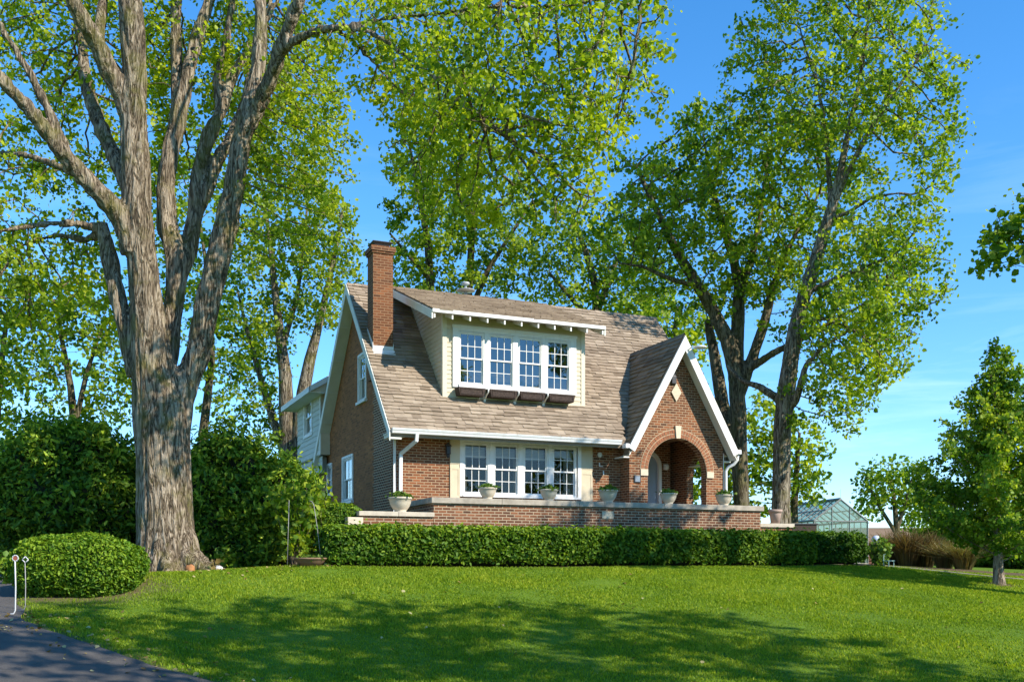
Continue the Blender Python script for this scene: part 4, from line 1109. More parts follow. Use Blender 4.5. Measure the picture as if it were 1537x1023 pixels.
hedge('long clipped green hedge across the lawn crest below the brick terrace wall', -2.98, 10.05, -5.0, -3.9, .93, 52000, 21)
hedge('short shade-tinted hedge block joined to the far right end of the long hedge', 10.08, 11.9, -4.85, -3.6, .90, 9000, 22, tint=(.22, .16))  # low tint puts the shade on this set-back block into its leaves

def W0(px, py, d):
    w = W(px, py, d); w.z = gz(w.x, w.y)-.02; return w
shrub('clipped_bush', 'bright green clipped mounded bush between driveway and big trunk', (-7.86, 18.55, gz(-7.8, 18.2)-.14), (1.12, 1.0, .62), 30000, .07, 'leaf_clip', 31, 2.6, .07, 'shrub', zc=.58, tint=(.5, .24), thick=.18, nmix=.6, wid=.5)
shrub('evergreen_shrub', 'large dark evergreen shrub left of the big trunk, behind the clipped bush', W0(95, 800, 26), (1.95, 1.6, 2.05), 38000, .15, 'leaf_ever', 32, 1.9, .34, tint=(.36, .24), zc=1.75, thick=.26, nmix=.4, spray=10, wid=.46)
shrub('evergreen_shrub', 'dark evergreen shrub at the left picture edge beside the driveway', W0(-60, 820, 27), (1.6, 1.4, 1.1), 20000, .15, 'leaf_ever', 33, 2.1, .36, tint=(.46, .24), zc=1.0, thick=.26, nmix=.4, spray=10, wid=.46)
shrub('evergreen_shrub', 'dark evergreen shrub directly behind the foot of the big trunk', W0(222, 830, 27.5), (1.7, 1.3, 1.5), 22000, .14, 'leaf_ever', 38, 2.0, .34, tint=(.4, .24), zc=1.25, thick=.26, nmix=.4, spray=10, wid=.46)
shrub('evergreen_shrub', 'tall dark evergreen shrub right of the big trunk', W0(335, 848, 25.3), (1.25, 1.1, 1.75), 28000, .135, 'leaf_ever', 34, 1.95, .36, tint=(.42, .24), zc=1.55, thick=.26, nmix=.4, spray=10, wid=.46)
shrub('evergreen_shrub', 'mid green evergreen shrub between the tall dark shrub and brick gable', W0(418, 848, 25.2), (1.0, .95, 1.3), 22000, .135, 'leaf_ever', 35, 2.1, .36, tint=(.55, .24), zc=1.2, thick=.26, nmix=.4, spray=10, wid=.46)
shrub('clipped_bush', 'small rounded clipped bush in front of the brick gable wall', W0(508, 800, 25.0), (.66, .62, .50), 8000, .06, 'leaf_hedge', 36, 2.5, .04, zc=1.05, tint=(.42, .2))
MB_ = None
# upright leafy shrub with bare stems
def wand_shrub(label, base, n, h, spread, seed, mat='leaf_lime', leaf=.11, per=26, name='leafy_shrub', tint=(.5, .25)):
    r = thing(name, label, 'shrub', base); rg = np.random.default_rng(seed); st = MB(); Ps = []
    for i in range(n):
        a = rg.uniform(0, 6.28); q = rg.uniform(.2, 1)*spread; hh = h*rg.uniform(.6, 1)
        p = [Vector((0, 0, 0))+Vector((math.cos(a), math.sin(a), 0))*.06, Vector((math.cos(a)*q*.5, math.sin(a)*q*.5, hh*.5)), Vector((math.cos(a)*q, math.sin(a)*q, hh))]
        MB().tube(p, [.012, .009, .004], 5).build('stem', M['bark_dark'], r)
        for k in range(per):
            t = rg.uniform(.25, 1); o = p[0].lerp(p[1], t*2) if t < .5 else p[1].lerp(p[2], t*2-1)
            Ps.append(np.array(o)+rg.normal(size=3)*.07)
    me, tn = leaves_mesh('foliage', np.array(Ps), leaf, up=.3, tint=np.clip(rg.normal(*tint, len(Ps)), 0, 1), droop=.5); link('foliage', me, M[mat], r, False, tn); return r
wand_shrub('slender upright shrub with light leaves at the gable wall corner', W0(482, 800, 24.6), 12, 2.25, .42, 41, 'leaf_tree', .11, 30)
wand_shrub('loose upright shrub with pointed leaves left of the shallow bowl', W0(440, 846, 23.6), 26, 2.0, .62, 42, 'leaf_dark', .12, 46, tint=(.62, .26))
wand_shrub('small lime green shrub at the right end of the short hedge', W0(1318, 849, 27.8), 30, .78, .36, 43, 'leaf_lime', .085, 32)
for i, (px, d, h, lb) in enumerate(((340, 24.2, .5, 'low shade plant at the right foot of the big trunk shrubs'), (20, 20.5, .6, 'low dark plant behind the driveway marker rods'))):
    wand_shrub(lb, W0(px, 850, d), 16, h, .4, 60+i, 'leaf_ever', .1, 22)

wand_shrub('thin yellow-green shoots at the left foot of the big trunk', W0(214, 866, 20.9), 9, .62, .14, 61, 'leaf_lime', .055, 14, 'basal_shoots', (.75, .2))
# dry ornamental grass clumps in the right-hand bed
def reed_clump(label, base, h, w, n, seed, tint):
    r = thing('ornamental_grass', label, 'grass clump', base, 0, 'dry grass clumps in the right bed'); rg = np.random.default_rng(seed)
    V = []; 
    for i in range(n):
        a = rg.uniform(0, 6.28); q = rg.uniform(0, 1)**.6; hh = h*rg.uniform(.6, 1.05); b = np.array([math.cos(a), math.sin(a), 0])
        p0 = b*q*w*.35; p1 = b*q*w*.6+np.array([0, 0, hh*.6]); p2 = b*q*w*(1.2+.5*rg.normal())+np.array([rg.normal()*.12, rg.normal()*.12, hh*rg.uniform(.7, 1.05)]); s = np.array([-b[1], b[0], 0])*.012
        if rg.uniform() < .5: s = s[[1, 0, 2]]
        V += [p0-s, p0+s, p1-s, p1+s, p2-s*.3, p2+s*.3]
    b = np.arange(n)[:, None]*6
    me = np_mesh('blades', np.array(V), np.concatenate([b+np.array([[0, 1, 3, 2]]), b+np.array([[2, 3, 5, 4]])]), 4)
    link('blades', me, M['reed'], r, False, np.repeat(np.clip(rg.normal(tint, .22, n), 0, 1), 6)); return r
for i, (px, d, h, w, tt_) in enumerate(((1338, 31.5, 1.15, .55, .3), (1362, 30.8, 1.25, .6, .25), (1388, 31.2, 1.2, .6, .4), (1418, 30.2, .95, .55, .65), (1446, 29.4, .9, .55, .8))):
    reed_clump(['tan dry grass clump nearest the short hedge end', 'tall brown dry grass clump second from the hedge end', 'brown dry grass clump in the middle of the right bed', 'shorter greenish grass clump left of the pyramid tree', 'low green-brown grass clump beside the pyramid tree trunk'][i], W0(px, 850, d), h*.92, w*1.1, 900, 70+i, tt_)
for i, (px, d, r_, lb) in enumerate(((1478, 34, (1.3, 1.1, 1.0), 'dark rounded shrub behind the pyramid tree trunk'), (1560, 33, (1.6, 1.2, 1.25), 'dark shrub at the right picture edge'), (1425, 38, (1.2, 1.0, .95), 'mid green shrub behind the dry grass clumps'))):
    shrub('dark_shrub', lb, W0(px, 850, d), r_, 9000, .11, 'leaf_dark', 80+i, 2.1, .15, zc=r_[2]*.8)

# ------------------------------------------------------------------ small garden things
def lathe_thing(): pass
def marker(label, px, py0, py1, d, kind):
    b = W(px, py1, d); b.z = gz(b.x, b.y); h = (py1-py0)*d/F
    r = thing('marker_rod', label, 'driveway marker', b, 0, 'marker rods at the driveway edge')
    m = MB(); m.tube([(-.10, -.03, .012), (-.02, -.01, .02), (0, 0, .07), (.005, 0, h*.5), (-.005, 0, h-.04)], .011 if kind else .007, 8)
    m.build('rod', M['white_rod'] if kind else M['rust_rod'], r, True)
    q = MB(); hd = .048 if kind else .05
    pts = [(hd*math.cos(a), 0, h+hd*math.sin(a)) for a in ([math.pi/4*k for k in range(9)] if kind else [math.pi/2*k for k in range(5)])]
    for a, c in zip(pts[:-1], pts[1:]): q.tube([a, c], .009, 6)
    q.build('head_ring', M['white_rod'], r, True)
    if kind:
        c = MB(); c.m = Matrix.Translation((0, 0, h)) @ Matrix.Rotation(rad(90), 4, 'X'); c.lathe([(.034, -.006), (.034, .006)], 14); c.build('reflector', M['red'], r)
    return r
marker('white driveway marker rod with round red reflector head', 23, 836, 921, 16.2, 1)
marker('thin grey marker rod with empty diamond shaped head beside the reflector rod', 38, 842, 919, 16.6, 0)
def pole(name, label, pts, rr, mat, cat):
    base = Vector(pts[0]); r = thing(name, label, cat, base); m = MB().tube([Vector(p)-base for p in pts], rr, 8); m.build('rod', M[mat], r, True)
    k = MB().lathe([(rr*1.8, -.05), (rr*1.8, .04), (rr, .05)], 8); k.build('ground_collar', M[mat], r); return r
a = W0(431, 852, 22.2); t_ = W(434, 750, 22.2); pole('garden_stake', 'tall thin straight stake in front of the loose upright shrub', [a, t_], .006, 'rust_rod', 'garden stake')
a = W0(483, 849, 21.9); pole('hooked_rod', 'thin leaning rod with a bent top rising behind the shallow bowl', [a, W(476, 790, 21.9), W(471, 757, 21.9), W(468, 752, 21.9), W(464, 751, 21.9)], .007, 'rust_rod', 'garden rod')
def rock(name, label, p, r_, mat, seed, cat='rock', sq=.7):
    o = thing(name, label, cat, p); core_mesh((0, 0, r_*.35), (r_, r_*.8, r_*sq), 2.2, .22, seed, 1.0, 20, 10).build('stone', M[mat], o, True, fix=False); return o
b = W(328, 865, 21.3); rock('pale_rock', 'small pale rock on the grass right of the big trunk', (b.x, b.y, gz(b.x, b.y)), .10, 'rock', 3)
b = W(285, 856, 20.75); rock('orange_stone', 'orange rounded lump against the foot of the big trunk', (b.x, b.y, gz(b.x, b.y)+.02), .10, 'orange', 5, 'stone', 1.0)
b = W(322, 849, 21.2); g_ = gz(b.x, b.y); wand_shrub('single yellow upright sprig on the grass right of the trunk foot', (b.x, b.y, g_), 3, .26, .04, 9, 'dead_leaf', .12, 4, 'yellow_sprig')
b = W0(1334, 850, 27.5)                        # small pale chair-shaped plant stand
ps_ = thing('plant_stand', 'small pale green metal chair shaped stand beside the lime shrub', 'plant stand', b, TH)
m = MB(); 
for x, y in ((-.09, -.09), (.09, -.09), (.09, .09)): m.tube([(x, y, 0), (x, y, .19)], .010, 6)
m.build('leg', M['mint'], ps_)
m = MB(); m.tube([(-.09, .09, 0), (-.09, .09, .37), (-.05, .06, .38)], .011, 6); m.build('back_post', M['mint'], ps_)
m = MB().box(-.11, .11, -.11, .11, .19, .21); m.build('seat', M['mint'], ps_)
b = W0(1315, 850, 30.5)
gg = thing('garden_globe', 'pale blue round garden globe above the right end of the hedge', 'garden globe', b)
MB().lathe([(.07, 0), (.06, .1), (.035, .3), (.03, .62), (.06, .68)], 14).build('stand', M['metal_dark'], gg, True)
MB().lathe([(.001 if k in (0, 12) else .13*math.sin(math.pi*k/12), .79-.13*math.cos(math.pi*k/12)) for k in range(13)], 20).build('globe', M['globe'], gg, True)
ed = np.array([(9.2, 28.3), (10.1, 27.9), (11.5, 26.6), (12.4, 25.6), (14, 24.6), (18, 23.4)])
er = resample(ed, 50); ez = ground_z(er[:, 0], er[:, 1]); o = thing('edging_strip', 'pale edging strip along the foot of the right-hand planting bed', 'edging', (er[0][0], er[0][1], ez[0]))
m = MB(); m.tube([Vector((x-er[0][0], y-er[0][1], z+.015-ez[0])) for (x, y), z in zip(er, ez)], .028, 6); m.build('strip', M['coping'], o, True)

# ------------------------------------------------------------------ greenhouse
gp_ = W(1262, 845, 45); yaw = rad(10.3)
gh = thing('greenhouse', 'small aluminium framed glass greenhouse behind the short hedge end', 'greenhouse', (gp_.x, gp_.y, -.1), yaw)
gw, gl_, ge, gk = 1.28, 4.6, 1.98, 2.92
def ghp(x, y, z): return (x, y, z)
fr = MB(); B = .022
def bar(p, q, s=B): 
    p, q = Vector(p), Vector(q); t = (q-p).normalized(); a = t.orthogonal().normalized(); c = t.cross(a); fr.beam(p, q, a*s, c*s)
for y in (0, gl_):
    for s in (-1, 1): bar((s*gw, y, 0), (s*gw, y, ge), .03); bar((s*gw, y, ge), (0, y, gk), .03)
    bar((-gw, y, ge-.02), (gw, y, ge-.02)); 
    for s in (-1, 1): bar((s*.42, y, 0), (s*.42, y, ge+(gk-ge)*(1-.42/gw)))
    bar((-gw, y, .75), (gw, y, .75))
for s in (-1, 1):
    bar((s*gw, 0, ge), (s*gw, gl_, ge), .035)
    for i in range(1, 8): y = gl_*i/8; bar((s*gw, y, 0), (s*gw, y, ge)); bar((s*gw, y, ge), (0, y, gk))
    bar((s*gw*.5, 0, (ge+gk)/2), (s*gw*.5, gl_, (ge+gk)/2))
bar((0, 0, gk+.02), (0, gl_, gk+.02), .045)
fr.build('frame', simple('greenhouse_frame', (.26, .27, .26), .5, .15, 9), gh)
for nm, qs in (('roof_glazing', [[(s*gw, .02, ge), (s*gw, gl_-.02, ge), (0, gl_-.02, gk), (0, .02, gk)] for s in (-1, 1)]),
               ('side_glazing', [[(s*gw, .02, .1), (s*gw, gl_-.02, .1), (s*gw, gl_-.02, ge), (s*gw, .02, ge)] for s in (-1, 1)]),
               ('end_glazing', [[(-gw, y, .1), (gw, y, .1), (gw, y, ge), (0, y, gk), (-gw, y, ge)] for y in (0, gl_)])):
    for q in qs: m = MB(); m.add(q, [tuple(range(len(q)))]); m.build(nm, M['glass_house'], gh, fix=False)
m = MB(); m.tube([(0, .02, gk), (0, .02, gk+.45)], .008, 5); m.build('finial', M['metal_grey'], gh)
m = MB().box(-gw-.02, gw+.02, -.03, gl_+.03, -.2, .12); m.build('base_course', M['coping'], gh)
m = MB().box(-gw+.1, -gw+.6, .3, gl_-.3, .8, .84).box(gw-.6, gw-.1, .3, gl_-.3, .8, .84); m.build('bench', M['wood_dark'], gh)
for i, (px, d) in enumerate(((1206, 43),)):
    m = thing('storage_box', 'dark wooden box beside the left end of the greenhouse', 'box', W(1203, 845, 43), rad(10)); m.location.z = -.1
    MB().bbox(-.55, .55, -.3, .3, 0, 1.72, .02).build('body', M['wood_dark'], m); MB().bbox(-.6, .6, -.34, .34, 1.725, 1.78, .012).build('lid', M['metal_dark'], m)

# far ranch house behind the bed on the right
hp = W(1400, 845, 72)
fh = thing('distant_house', 'long low red brown house far behind the dry grasses', 'house', (hp.x+2.5, hp.y, -.35), rad(-4))
MB().slab([(-8, 0), (8, 0), (8, 1.95), (-8, 1.95)], [[(-5.5, .7), (-4.3, .7), (-4.3, 1.7), (-5.5, 1.7)], [(1.5, .7), (2.9, .7), (2.9, 1.7), (1.5, 1.7)]], FR(0), -.3, 0).box(-8, -7.7, .301, 7, 0, 1.95).box(7.7, 8, .301, 7, 0, 1.95).build('wall', M['red_brown'], fh)
m = MB(); m.slab([(-.5, 1.9), (3.5, 3.0), (7.5, 1.9), (7.5, 1.8), (3.5, 2.88), (-.5, 1.8)], [], lambda u, v, w: (w, u, v), -8.5, 8.5); m.build('roof', M['far_roof'], fh)
for x0, x1 in ((-5.5, -4.3), (1.5, 2.9)):
    w_ = MB().box(x0, x0+.06, -.02, .1, .7, 1.7).box(x1-.06, x1, -.02, .1, .7, 1.7).box(x0+.06, x1-.06, -.02, .1, 1.64, 1.7).box(x0+.06, x1-.06, -.02, .1, .7, .76).build('window', M['white'], fh)
    m = MB(); m.add([(x0+.05, .05, .75), (x1-.05, .05, .75), (x1-.05, .05, 1.65), (x0+.05, .05, 1.65)], [(0,1,2,3)]); m.build('pane', M['glass'], w_, fix=False)

# ------------------------------------------------------------------ trees
def PX(lst, d0=None):
    """[(px, py, distance, width in photo px)] -> points, radii"""
    return [W(a, b, d) for a, b, d, w in lst], [max(.01, w*d/F/2) for a, b, d, w in lst]
D0 = 22.0
base = W(254, 868, D0); base.z = gz(base.x, base.y)-.12
S = []
S.append(PX([(252,872,22,128),(251,855,22,112),(250,835,22,98),(248,800,22,89),(247,740,22,85),(246,690,22,85),(243,640,22,88),(238,590,22,80),(228,540,21.9,66),(221,480,21.8,54),(216,420,21.8,48),(208,330,21.7,46),(203,260,21.7,44),(200,190,21.7,41),(202,110,21.6,40),(196,0,21.5,37),(190,-120,21.4,28),(180,-260,21.2,14)]))
S.append(PX([(248,700,22,70),(258,640,22,66),(268,600,22.1,52),(284,560,22.2,43),(297,529,22.2,42),(314,446,22.2,43),(333,364,22.2,40),(350,290,22.2,38),(360,225,22.2,35),(374,165,22.2,30),(388,100,22.3,26),(392,40,22.4,24),(390,0,22.5,22),(388,-110,22.6,14)]))
S.append(PX([(362,215,22.2,28),(384,168,22,27),(405,122,21.7,26),(424,66,21.3,25),(446,10,20.9,22),(480,-70,20.5,16),(520,-160,20,9)]))
S.append(PX([(232,610,22.2,55),(246,560,22.5,42),(256,500,22.6,34),(262,446,22.7,34),(266,395,22.7,38),(252,340,22.8,36),(247,285,22.8,32),(258,220,22.9,30),(270,165,23,28),(283,107,23.1,24),(300,41,23.3,21),(318,-10,23.4,18),(345,-100,23.6,10)]))
S.append(PX([(264,190,23,22),(265,120,23.2,21),(263,60,23.3,20),(267,-20,23.5,16),(262,-110,23.6,9)]))
S.append(PX([(268,420,22.8,30),(286,364,23,30),(296,311,23.1,27),(313,278,23.2,24),(328,240,23.3,22),(350,200,23.5,20),(368,150,23.7,17),(385,80,24,13),(410,-10,24.2,8)]))
S.append(PX([(291,330,23,22),(294,263,23.1,21),(311,213,23.2,24),(329,172,23.3,22),(348,115,23.5,20),(368,84,23.7,16),(400,30,24,10),(440,-40,24.3,6)]))
S.append(PX([(329,172,23.3,16),(325,120,23.4,15),(337,70,23.5,14),(348,10,23.6,12),(352,-80,23.7,7)]))
S.append(PX([(214,560,21.9,52),(196,510,21.9,36),(180,460,21.9,30),(168,410,22,28),(160,370,22.1,28),(153,335,22.2,22)]))
S.append(PX([(153,345,22.2,18),(120,336,22.1,13),(75,335,21.8,11),(30,342,21.5,10),(-40,352,21.1,8),(-120,372,20.6,5)]))
S.append(PX([(153,350,22.2,16),(128,360,22.6,12),(85,352,23,9),(40,366,23.4,7),(0,385,23.8,5)]))
S.append(PX([(203,380,21.7,46),(188,335,21.6,40),(165,305,21.4,36),(136,276,21.2,33),(100,236,20.9,30),(68,195,20.6,28),(40,160,20.4,25),(0,118,20.1,22),(-50,75,19.8,17),(-120,20,19.4,10)]))
S.append(PX([(104,240,20.9,22),(88,200,20.8,19),(70,158,20.7,17),(45,112,20.6,15),(20,70,20.5,13),(-15,15,20.3,10),(-40,-50,20.2,6)]))
S.append(PX([(140,285,21.2,18),(115,262,21.6,14),(80,246,21.9,13),(40,233,22.2,11),(0,229,22.5,9),(-60,232,22.9,6)]))
S.append(PX([(196,285,21.8,30),(178,248,22,28),(155,200,22.3,26),(138,158,22.6,24),(128,118,22.8,22),(122,62,23,18),(112,0,23.2,14),(98,-90,23.4,8)]))
S.append(PX([(198,190,21.7,36),(184,146,21.6,34),(165,110,21.4,34),(148,70,21.2,32),(130,40,21,30),(112,8,20.8,26),(90,-40,20.6,18),(60,-120,20.3,9)]))
S.append(PX([(150,75,21.2,22),(150,40,21.4,20),(154,0,21.6,18),(156,-80,21.9,9)]))
S.append(PX([(425,75,21.3,20),(440,62,21.1,18),(466,50,20.8,16),(492,43,20.5,15),(520,41,20.2,14),(548,45,20,12),(582,63,19.7,10),(618,94,19.4,8.5),(659,121,19.2,7),(697,148,19,5.5),(735,190,18.8,4)]))
S.append(PX([(500,43,20.4,11),(528,60,20.5,9),(550,82,20.6,8),(572,106,20.7,7.5),(598,135,20.8,6.5),(632,157,20.9,5.5),(672,168,21,4.5),(720,186,21.2,3.5)]))
S.append(PX([(520,41,20.2,10),(580,28,19.8,9),(660,20,19.2,8),(740,10,18.7,7),(820,10,18.3,5.5),(900,0,18,4.5),(960,10,17.8,3)]))
S = [(p, [r_*(.95 if k == 0 else .88) for r_ in rr]) for k, (p, rr) in enumerate(S)]
# buttress roots
for a, l in ((-2.7, .8), (-2.0, .6), (-1.3, .7), (-.6, .95), (.1, .7), (2.6, .6), (1.6, .6), (-.25, .95)):
    c, s_ = math.cos(a), math.sin(a); o = Vector((base.x, base.y, 0)); gq = lambda r_: gz(base.x+c*r_, base.y+s_*r_)
    S.append(([o+Vector((c*.28, s_*.28, gq(.3)+.95)), o+Vector((c*.48, s_*.48, gq(.5)+.42)), o+Vector((c*(.4+l*.5), s_*(.4+l*.5), gq(.4+l*.5)+.12)), o+Vector((c*(.45+l), s_*(.45+l), gq(.45+l)-.05))], [.24, .21, .15, .07]))
att = np.concatenate([
    EC(150, 70, 24.6, 340, 220, 2.6, 1500, 1, thr=-.12), EC(-30, 360, 22.8, 190, 140, 2.2, 420, 2, thr=-.06), EC(90, 455, 23.5, 130, 70, 1.6, 170, 12, thr=-.02),
    EC(790, 110, 18.9, 215, 180, 2.3, 1250, 3, thr=-.14), EC(690, 235, 19.6, 125, 105, 1.8, 330, 13, thr=-.08), EC(850, 255, 19.0, 85, 110, 1.3, 260, 14, thr=-.14), EC(610, 70, 20.6, 125, 105, 1.8, 330, 4, thr=-.05), EC(450, 200, 23.5, 90, 140, 1.6, 300, 5, thr=-.02), EC(350, 60, 25, 170, 150, 2, 520, 6, thr=-.08),
    EC(330, -200, 23.5, 560, 150, 3.6, 800, 7), EC(930, 20, 18, 90, 60, 1.5, 190, 8), EC(470, 330, 23, 60, 70, 1, 60, 9, thr=.03)])
tree('maple_tree', 'huge multi-stemmed maple with furrowed grey trunk and spring leaves at left', 'tree', base, S, att, .30, .0105, (.084, 18, .12), ('bark_maple', 'leaf_maple'), 1, fuse_vox=.032, furrow=.042, rleaf=.022, sag=.10, tint=(.56, .24), droop=.7)

def simple_tree(label, base, stems, att, D, seed, name='leafy_tree', leaf=(.15, 6, .2), mats=('bark_dark', 'leaf_back'), **k):
    b = Vector(base); return tree(name, label, 'tree', b, stems, att, D, seed=seed, leaf=leaf, mats=mats, **k)

# leaning tree to the right of the porch
b = W(1172, 800, 32); b.z = -.15
S = [PX([(1173,845,32,36),(1173,800,32,31),(1172,760,32,28),(1173,700,32,27),(1174,650,32,27),(1178,600,32,27),(1186,545,32,25),(1195,490,32,23),(1208,440,32,21),(1225,390,32,20),(1240,340,32,18),(1252,300,32,15),(1262,255,32,12),(1270,215,32,10),(1282,160,32,8),(1296,90,32,6),(1305,10,32,4)]),
     PX([(1250,310,32,10),(1270,265,31.7,9),(1300,205,31.3,8),(1335,150,31,7),(1370,100,30.7,5),(1400,50,30.5,3)]),
     PX([(1248,318,32,9),(1244,260,32.4,8),(1240,200,32.6,7),(1228,130,32.9,6),(1205,60,33.2,4),(1190,0,33.4,3)]),
     PX([(1244,330,32,9),(1275,318,31.6,7),(1310,295,31.2,6),(1350,290,30.9,4)]),
     PX([(1178,610,32,14),(1163,595,32.3,13),(1140,580,32.7,11),(1115,572,33,8),(1090,548,33.4,6)]),
     PX([(1180,620,32,12),(1195,600,31.7,12),(1202,575,31.5,11),(1210,548,31.3,9),(1235,520,31,6),(1270,500,30.7,4)]),
     PX([(1210,440,32,10),(1250,420,31.6,8),(1300,400,31.2,6),(1345,380,30.9,4)]),
     PX([(1198,480,32,9),(1240,478,31.5,7),(1290,500,31,5),(1320,530,30.7,3)])]
att = np.concatenate([EC(1285, 120, 32, 165, 170, 3.1, 1000, 31, thr=-.1), EC(1250, -60, 32, 150, 120, 3, 300, 32), EC(1130, 120, 33, 60, 110, 1.6, 130, 33, thr=-.02), EC(1330, 345, 31, 95, 70, 1.8, 240, 34, thr=-.05), EC(1290, 480, 31, 100, 110, 2.0, 380, 35, thr=-.05), EC(1250, 600, 31, 70, 55, 1.3, 110, 36, thr=.0), EC(1400, 210, 31, 50, 110, 1.5, 150, 37)])
tree('leaning_tree', 'tall slender tree with leaning grey trunk right of the porch', 'tree', b, S, att, .34, .0105, (.112, 16, .15), ('bark_tree', 'leaf_tree'), 2, fuse_vox=.04, furrow=.018, rleaf=.024, sag=.05, tint=(.53, .24), droop=.5)

# broad multi-stemmed tree behind the porch
b = W(1112, 800, 38); b.z = -.2
S = [PX([(1114,850,38,28),(1113,760,38,24),(1110,690,38,25),(1108,620,38,25),(1104,560,38,23),(1092,510,38,23),(1068,462,38,19),(1045,425,37.8,17),(1020,385,37.6,15),(1000,345,37.4,12),(978,300,37.2,9),(955,250,37,6)]),
     PX([(1104,570,38,24),(1106,520,38.2,22),(1108,470,38.4,20),(1110,430,38.5,18),(1100,385,38.7,14),(1082,330,39,11),(1066,270,39.2,8),(1055,200,39.4,5)]),
     PX([(1110,440,38.5,14),(1128,390,38.7,12),(1140,330,39,9),(1150,260,39.2,7),(1160,190,39.4,4)]),
     PX([(1110,590,38,20),(1128,540,37.8,17),(1146,490,37.6,15),(1158,440,37.5,13),(1175,390,37.4,10),(1200,340,37.3,7),(1230,290,37.2,4)]),
     PX([(1100,700,38.4,24),(1090,640,38.8,22),(1080,580,39.1,20),(1070,520,39.4,16),(1062,480,39.6,12)]),
     PX([(1122,555,37.8,13),(1160,530,37,11),(1210,505,36.4,9),(1270,470,36,6),(1330,440,35.7,4)]),
     PX([(1050,430,37.8,9),(1010,420,37.2,8),(965,400,36.9,6),(930,395,36.6,4)])]
att = np.concatenate([EC(1100, 290, 38, 190, 140, 4.2, 1250, 41, thr=-.1), EC(975, 330, 37.4, 90, 110, 2.6, 330, 42, thr=-.08), EC(1310, 420, 36, 115, 95, 2.6, 460, 43, thr=-.06), EC(1290, 530, 36.5, 80, 70, 2, 200, 44, thr=-.02), EC(1080, 430, 38.5, 100, 60, 2.4, 180, 45, thr=0), EC(1180, 420, 37, 90, 90, 2.5, 260, 46, thr=0)])
tree('spreading_tree', 'broad dark-limbed tree with many stems rising behind the arched porch', 'tree', b, S, att, .42, .0125, (.13, 16, .175), ('bark_dark', 'leaf_tree'), 3, fuse_vox=.05, furrow=.02, rleaf=.03, sag=.02, tint=(.47, .24), droop=.4)

# trees behind the house
b = W(668, 800, 49); b.z = -.2
S = [PX([(668,850,49,24),(660,700,49,20),(650,600,49,17),(648,500,49,14),(646,430,49,13),(642,360,49,11),(628,290,49,8),(615,220,49,4)]),
     PX([(668,760,49,18),(690,600,49.5,15),(698,500,49.7,13),(704,430,49.8,12),(708,360,50,10),(716,290,50,8),(722,220,50,4)]),
     PX([(700,480,49.7,9),(735,400,49.4,8),(768,350,49.2,5),(800,300,49,3)]), PX([(645,420,49,7),(610,380,48.6,5),(585,350,48.4,3)])]
att = np.concatenate([EC(655, 285, 49, 85, 130, 4, 520, 51, thr=-.08), EC(745, 340, 49.5, 75, 110, 3.6, 380, 52, thr=-.05), EC(610, 400, 49, 50, 50, 2.5, 100, 53), EC(690, 180, 50, 90, 80, 3, 200, 54), EC(700, 430, 50, 130, 45, 3, 190, 55)])
simple_tree('slim twin-trunked tree behind the roof ridge between chimney and dormer', b, S, att, .5, 51, leaf=(.155, 18, .19), tip=.008, rleaf=.032, tint=(.48, .24))
b = W(900, 800, 50); b.z = -.2
S = [PX([(898,850,50,22),(897,600,50,18),(896,480,50,14),(894,430,50,12),(880,380,50,9),(862,330,50,5)]), PX([(896,470,50,10),(922,400,50.4,8),(945,350,50.8,4)]), PX([(896,500,50,9),(860,450,49.6,7),(825,410,49.3,4)])]
att = np.concatenate([EC(895, 400, 50, 105, 85, 3.6, 560, 56, thr=-.06), EC(985, 430, 50, 50, 60, 2.6, 130, 57), EC(830, 360, 50, 45, 70, 2.2, 130, 58, thr=0)])
simple_tree('leafy tree behind the right half of the main roof', b, S, att, .5, 52, leaf=(.155, 18, .19), tip=.008, rleaf=.032, tint=(.38, .24), mats=('bark_dark', 'leaf_tree'))
b = W(1010, 800, 58); b.z = -.25
S = [PX([(1010,850,58,16),(1008,620,58,13),(1012,520,58,9),(1016,460,58,5)])]
att = np.concatenate([EC(1015, 500, 58, 75, 60, 3.4, 260, 59), EC(960, 470, 58, 60, 40, 3, 140, 60)])
simple_tree('small yellow-green tree glimpsed between roof and porch gable', b, S, att, .6, 53, leaf=(.23, 12, .25), tip=.01, rleaf=.04, tint=(.55, .24))

# trees at left, behind the shrubs
b = W(436, 800, 41); b.z = -.15
S = [PX([(440,850,41,30),(438,760,41,26),(432,680,41,24),(430,620,41,23),(428,560,41,19),(420,500,41,14),(412,430,41,10),(405,360,41,7),(395,290,41,4)]),
     PX([(440,720,41,22),(448,650,41,21),(455,590,41,20),(465,540,41,17),(478,490,41,12),(492,430,41,9),(505,370,41,6),(515,310,41,3)]),
     PX([(432,690,41,16),(410,630,41.5,12),(392,570,42,9),(372,500,42.4,6),(355,430,42.8,3)]), PX([(424,520,41,9),(445,450,41.4,7),(455,380,41.8,5),(462,300,42,3)])]
att = np.concatenate([EC(440, 360, 41, 110, 150, 3.6, 720, 61, thr=-.06), EC(380, 500, 42, 65, 110, 2.6, 320, 62, thr=-.02), EC(500, 400, 41, 50, 110, 2.4, 220, 63, thr=0), EC(400, 620, 42, 70, 60, 2, 130, 64, thr=.02), EC(420, 200, 42, 90, 80, 3, 170, 65, thr=.0)])
simple_tree('two-trunked tree with pale mottled bark left of the rear wing', b, S, att, .42, 61, 'mottled_tree', (.128, 16, .165), ('bark_tree', 'leaf_back'), tip=.0075, rleaf=.03, tint=(.52, .24))
b = W(110, 800, 44); b.z = -.2
S = [PX([(112,850,44,16),(112,640,44,13),(106,580,44,10),(95,520,44,7),(80,450,44,4)]), PX([(112,640,44,9),(130,560,44,7),(150,500,44,4)])]
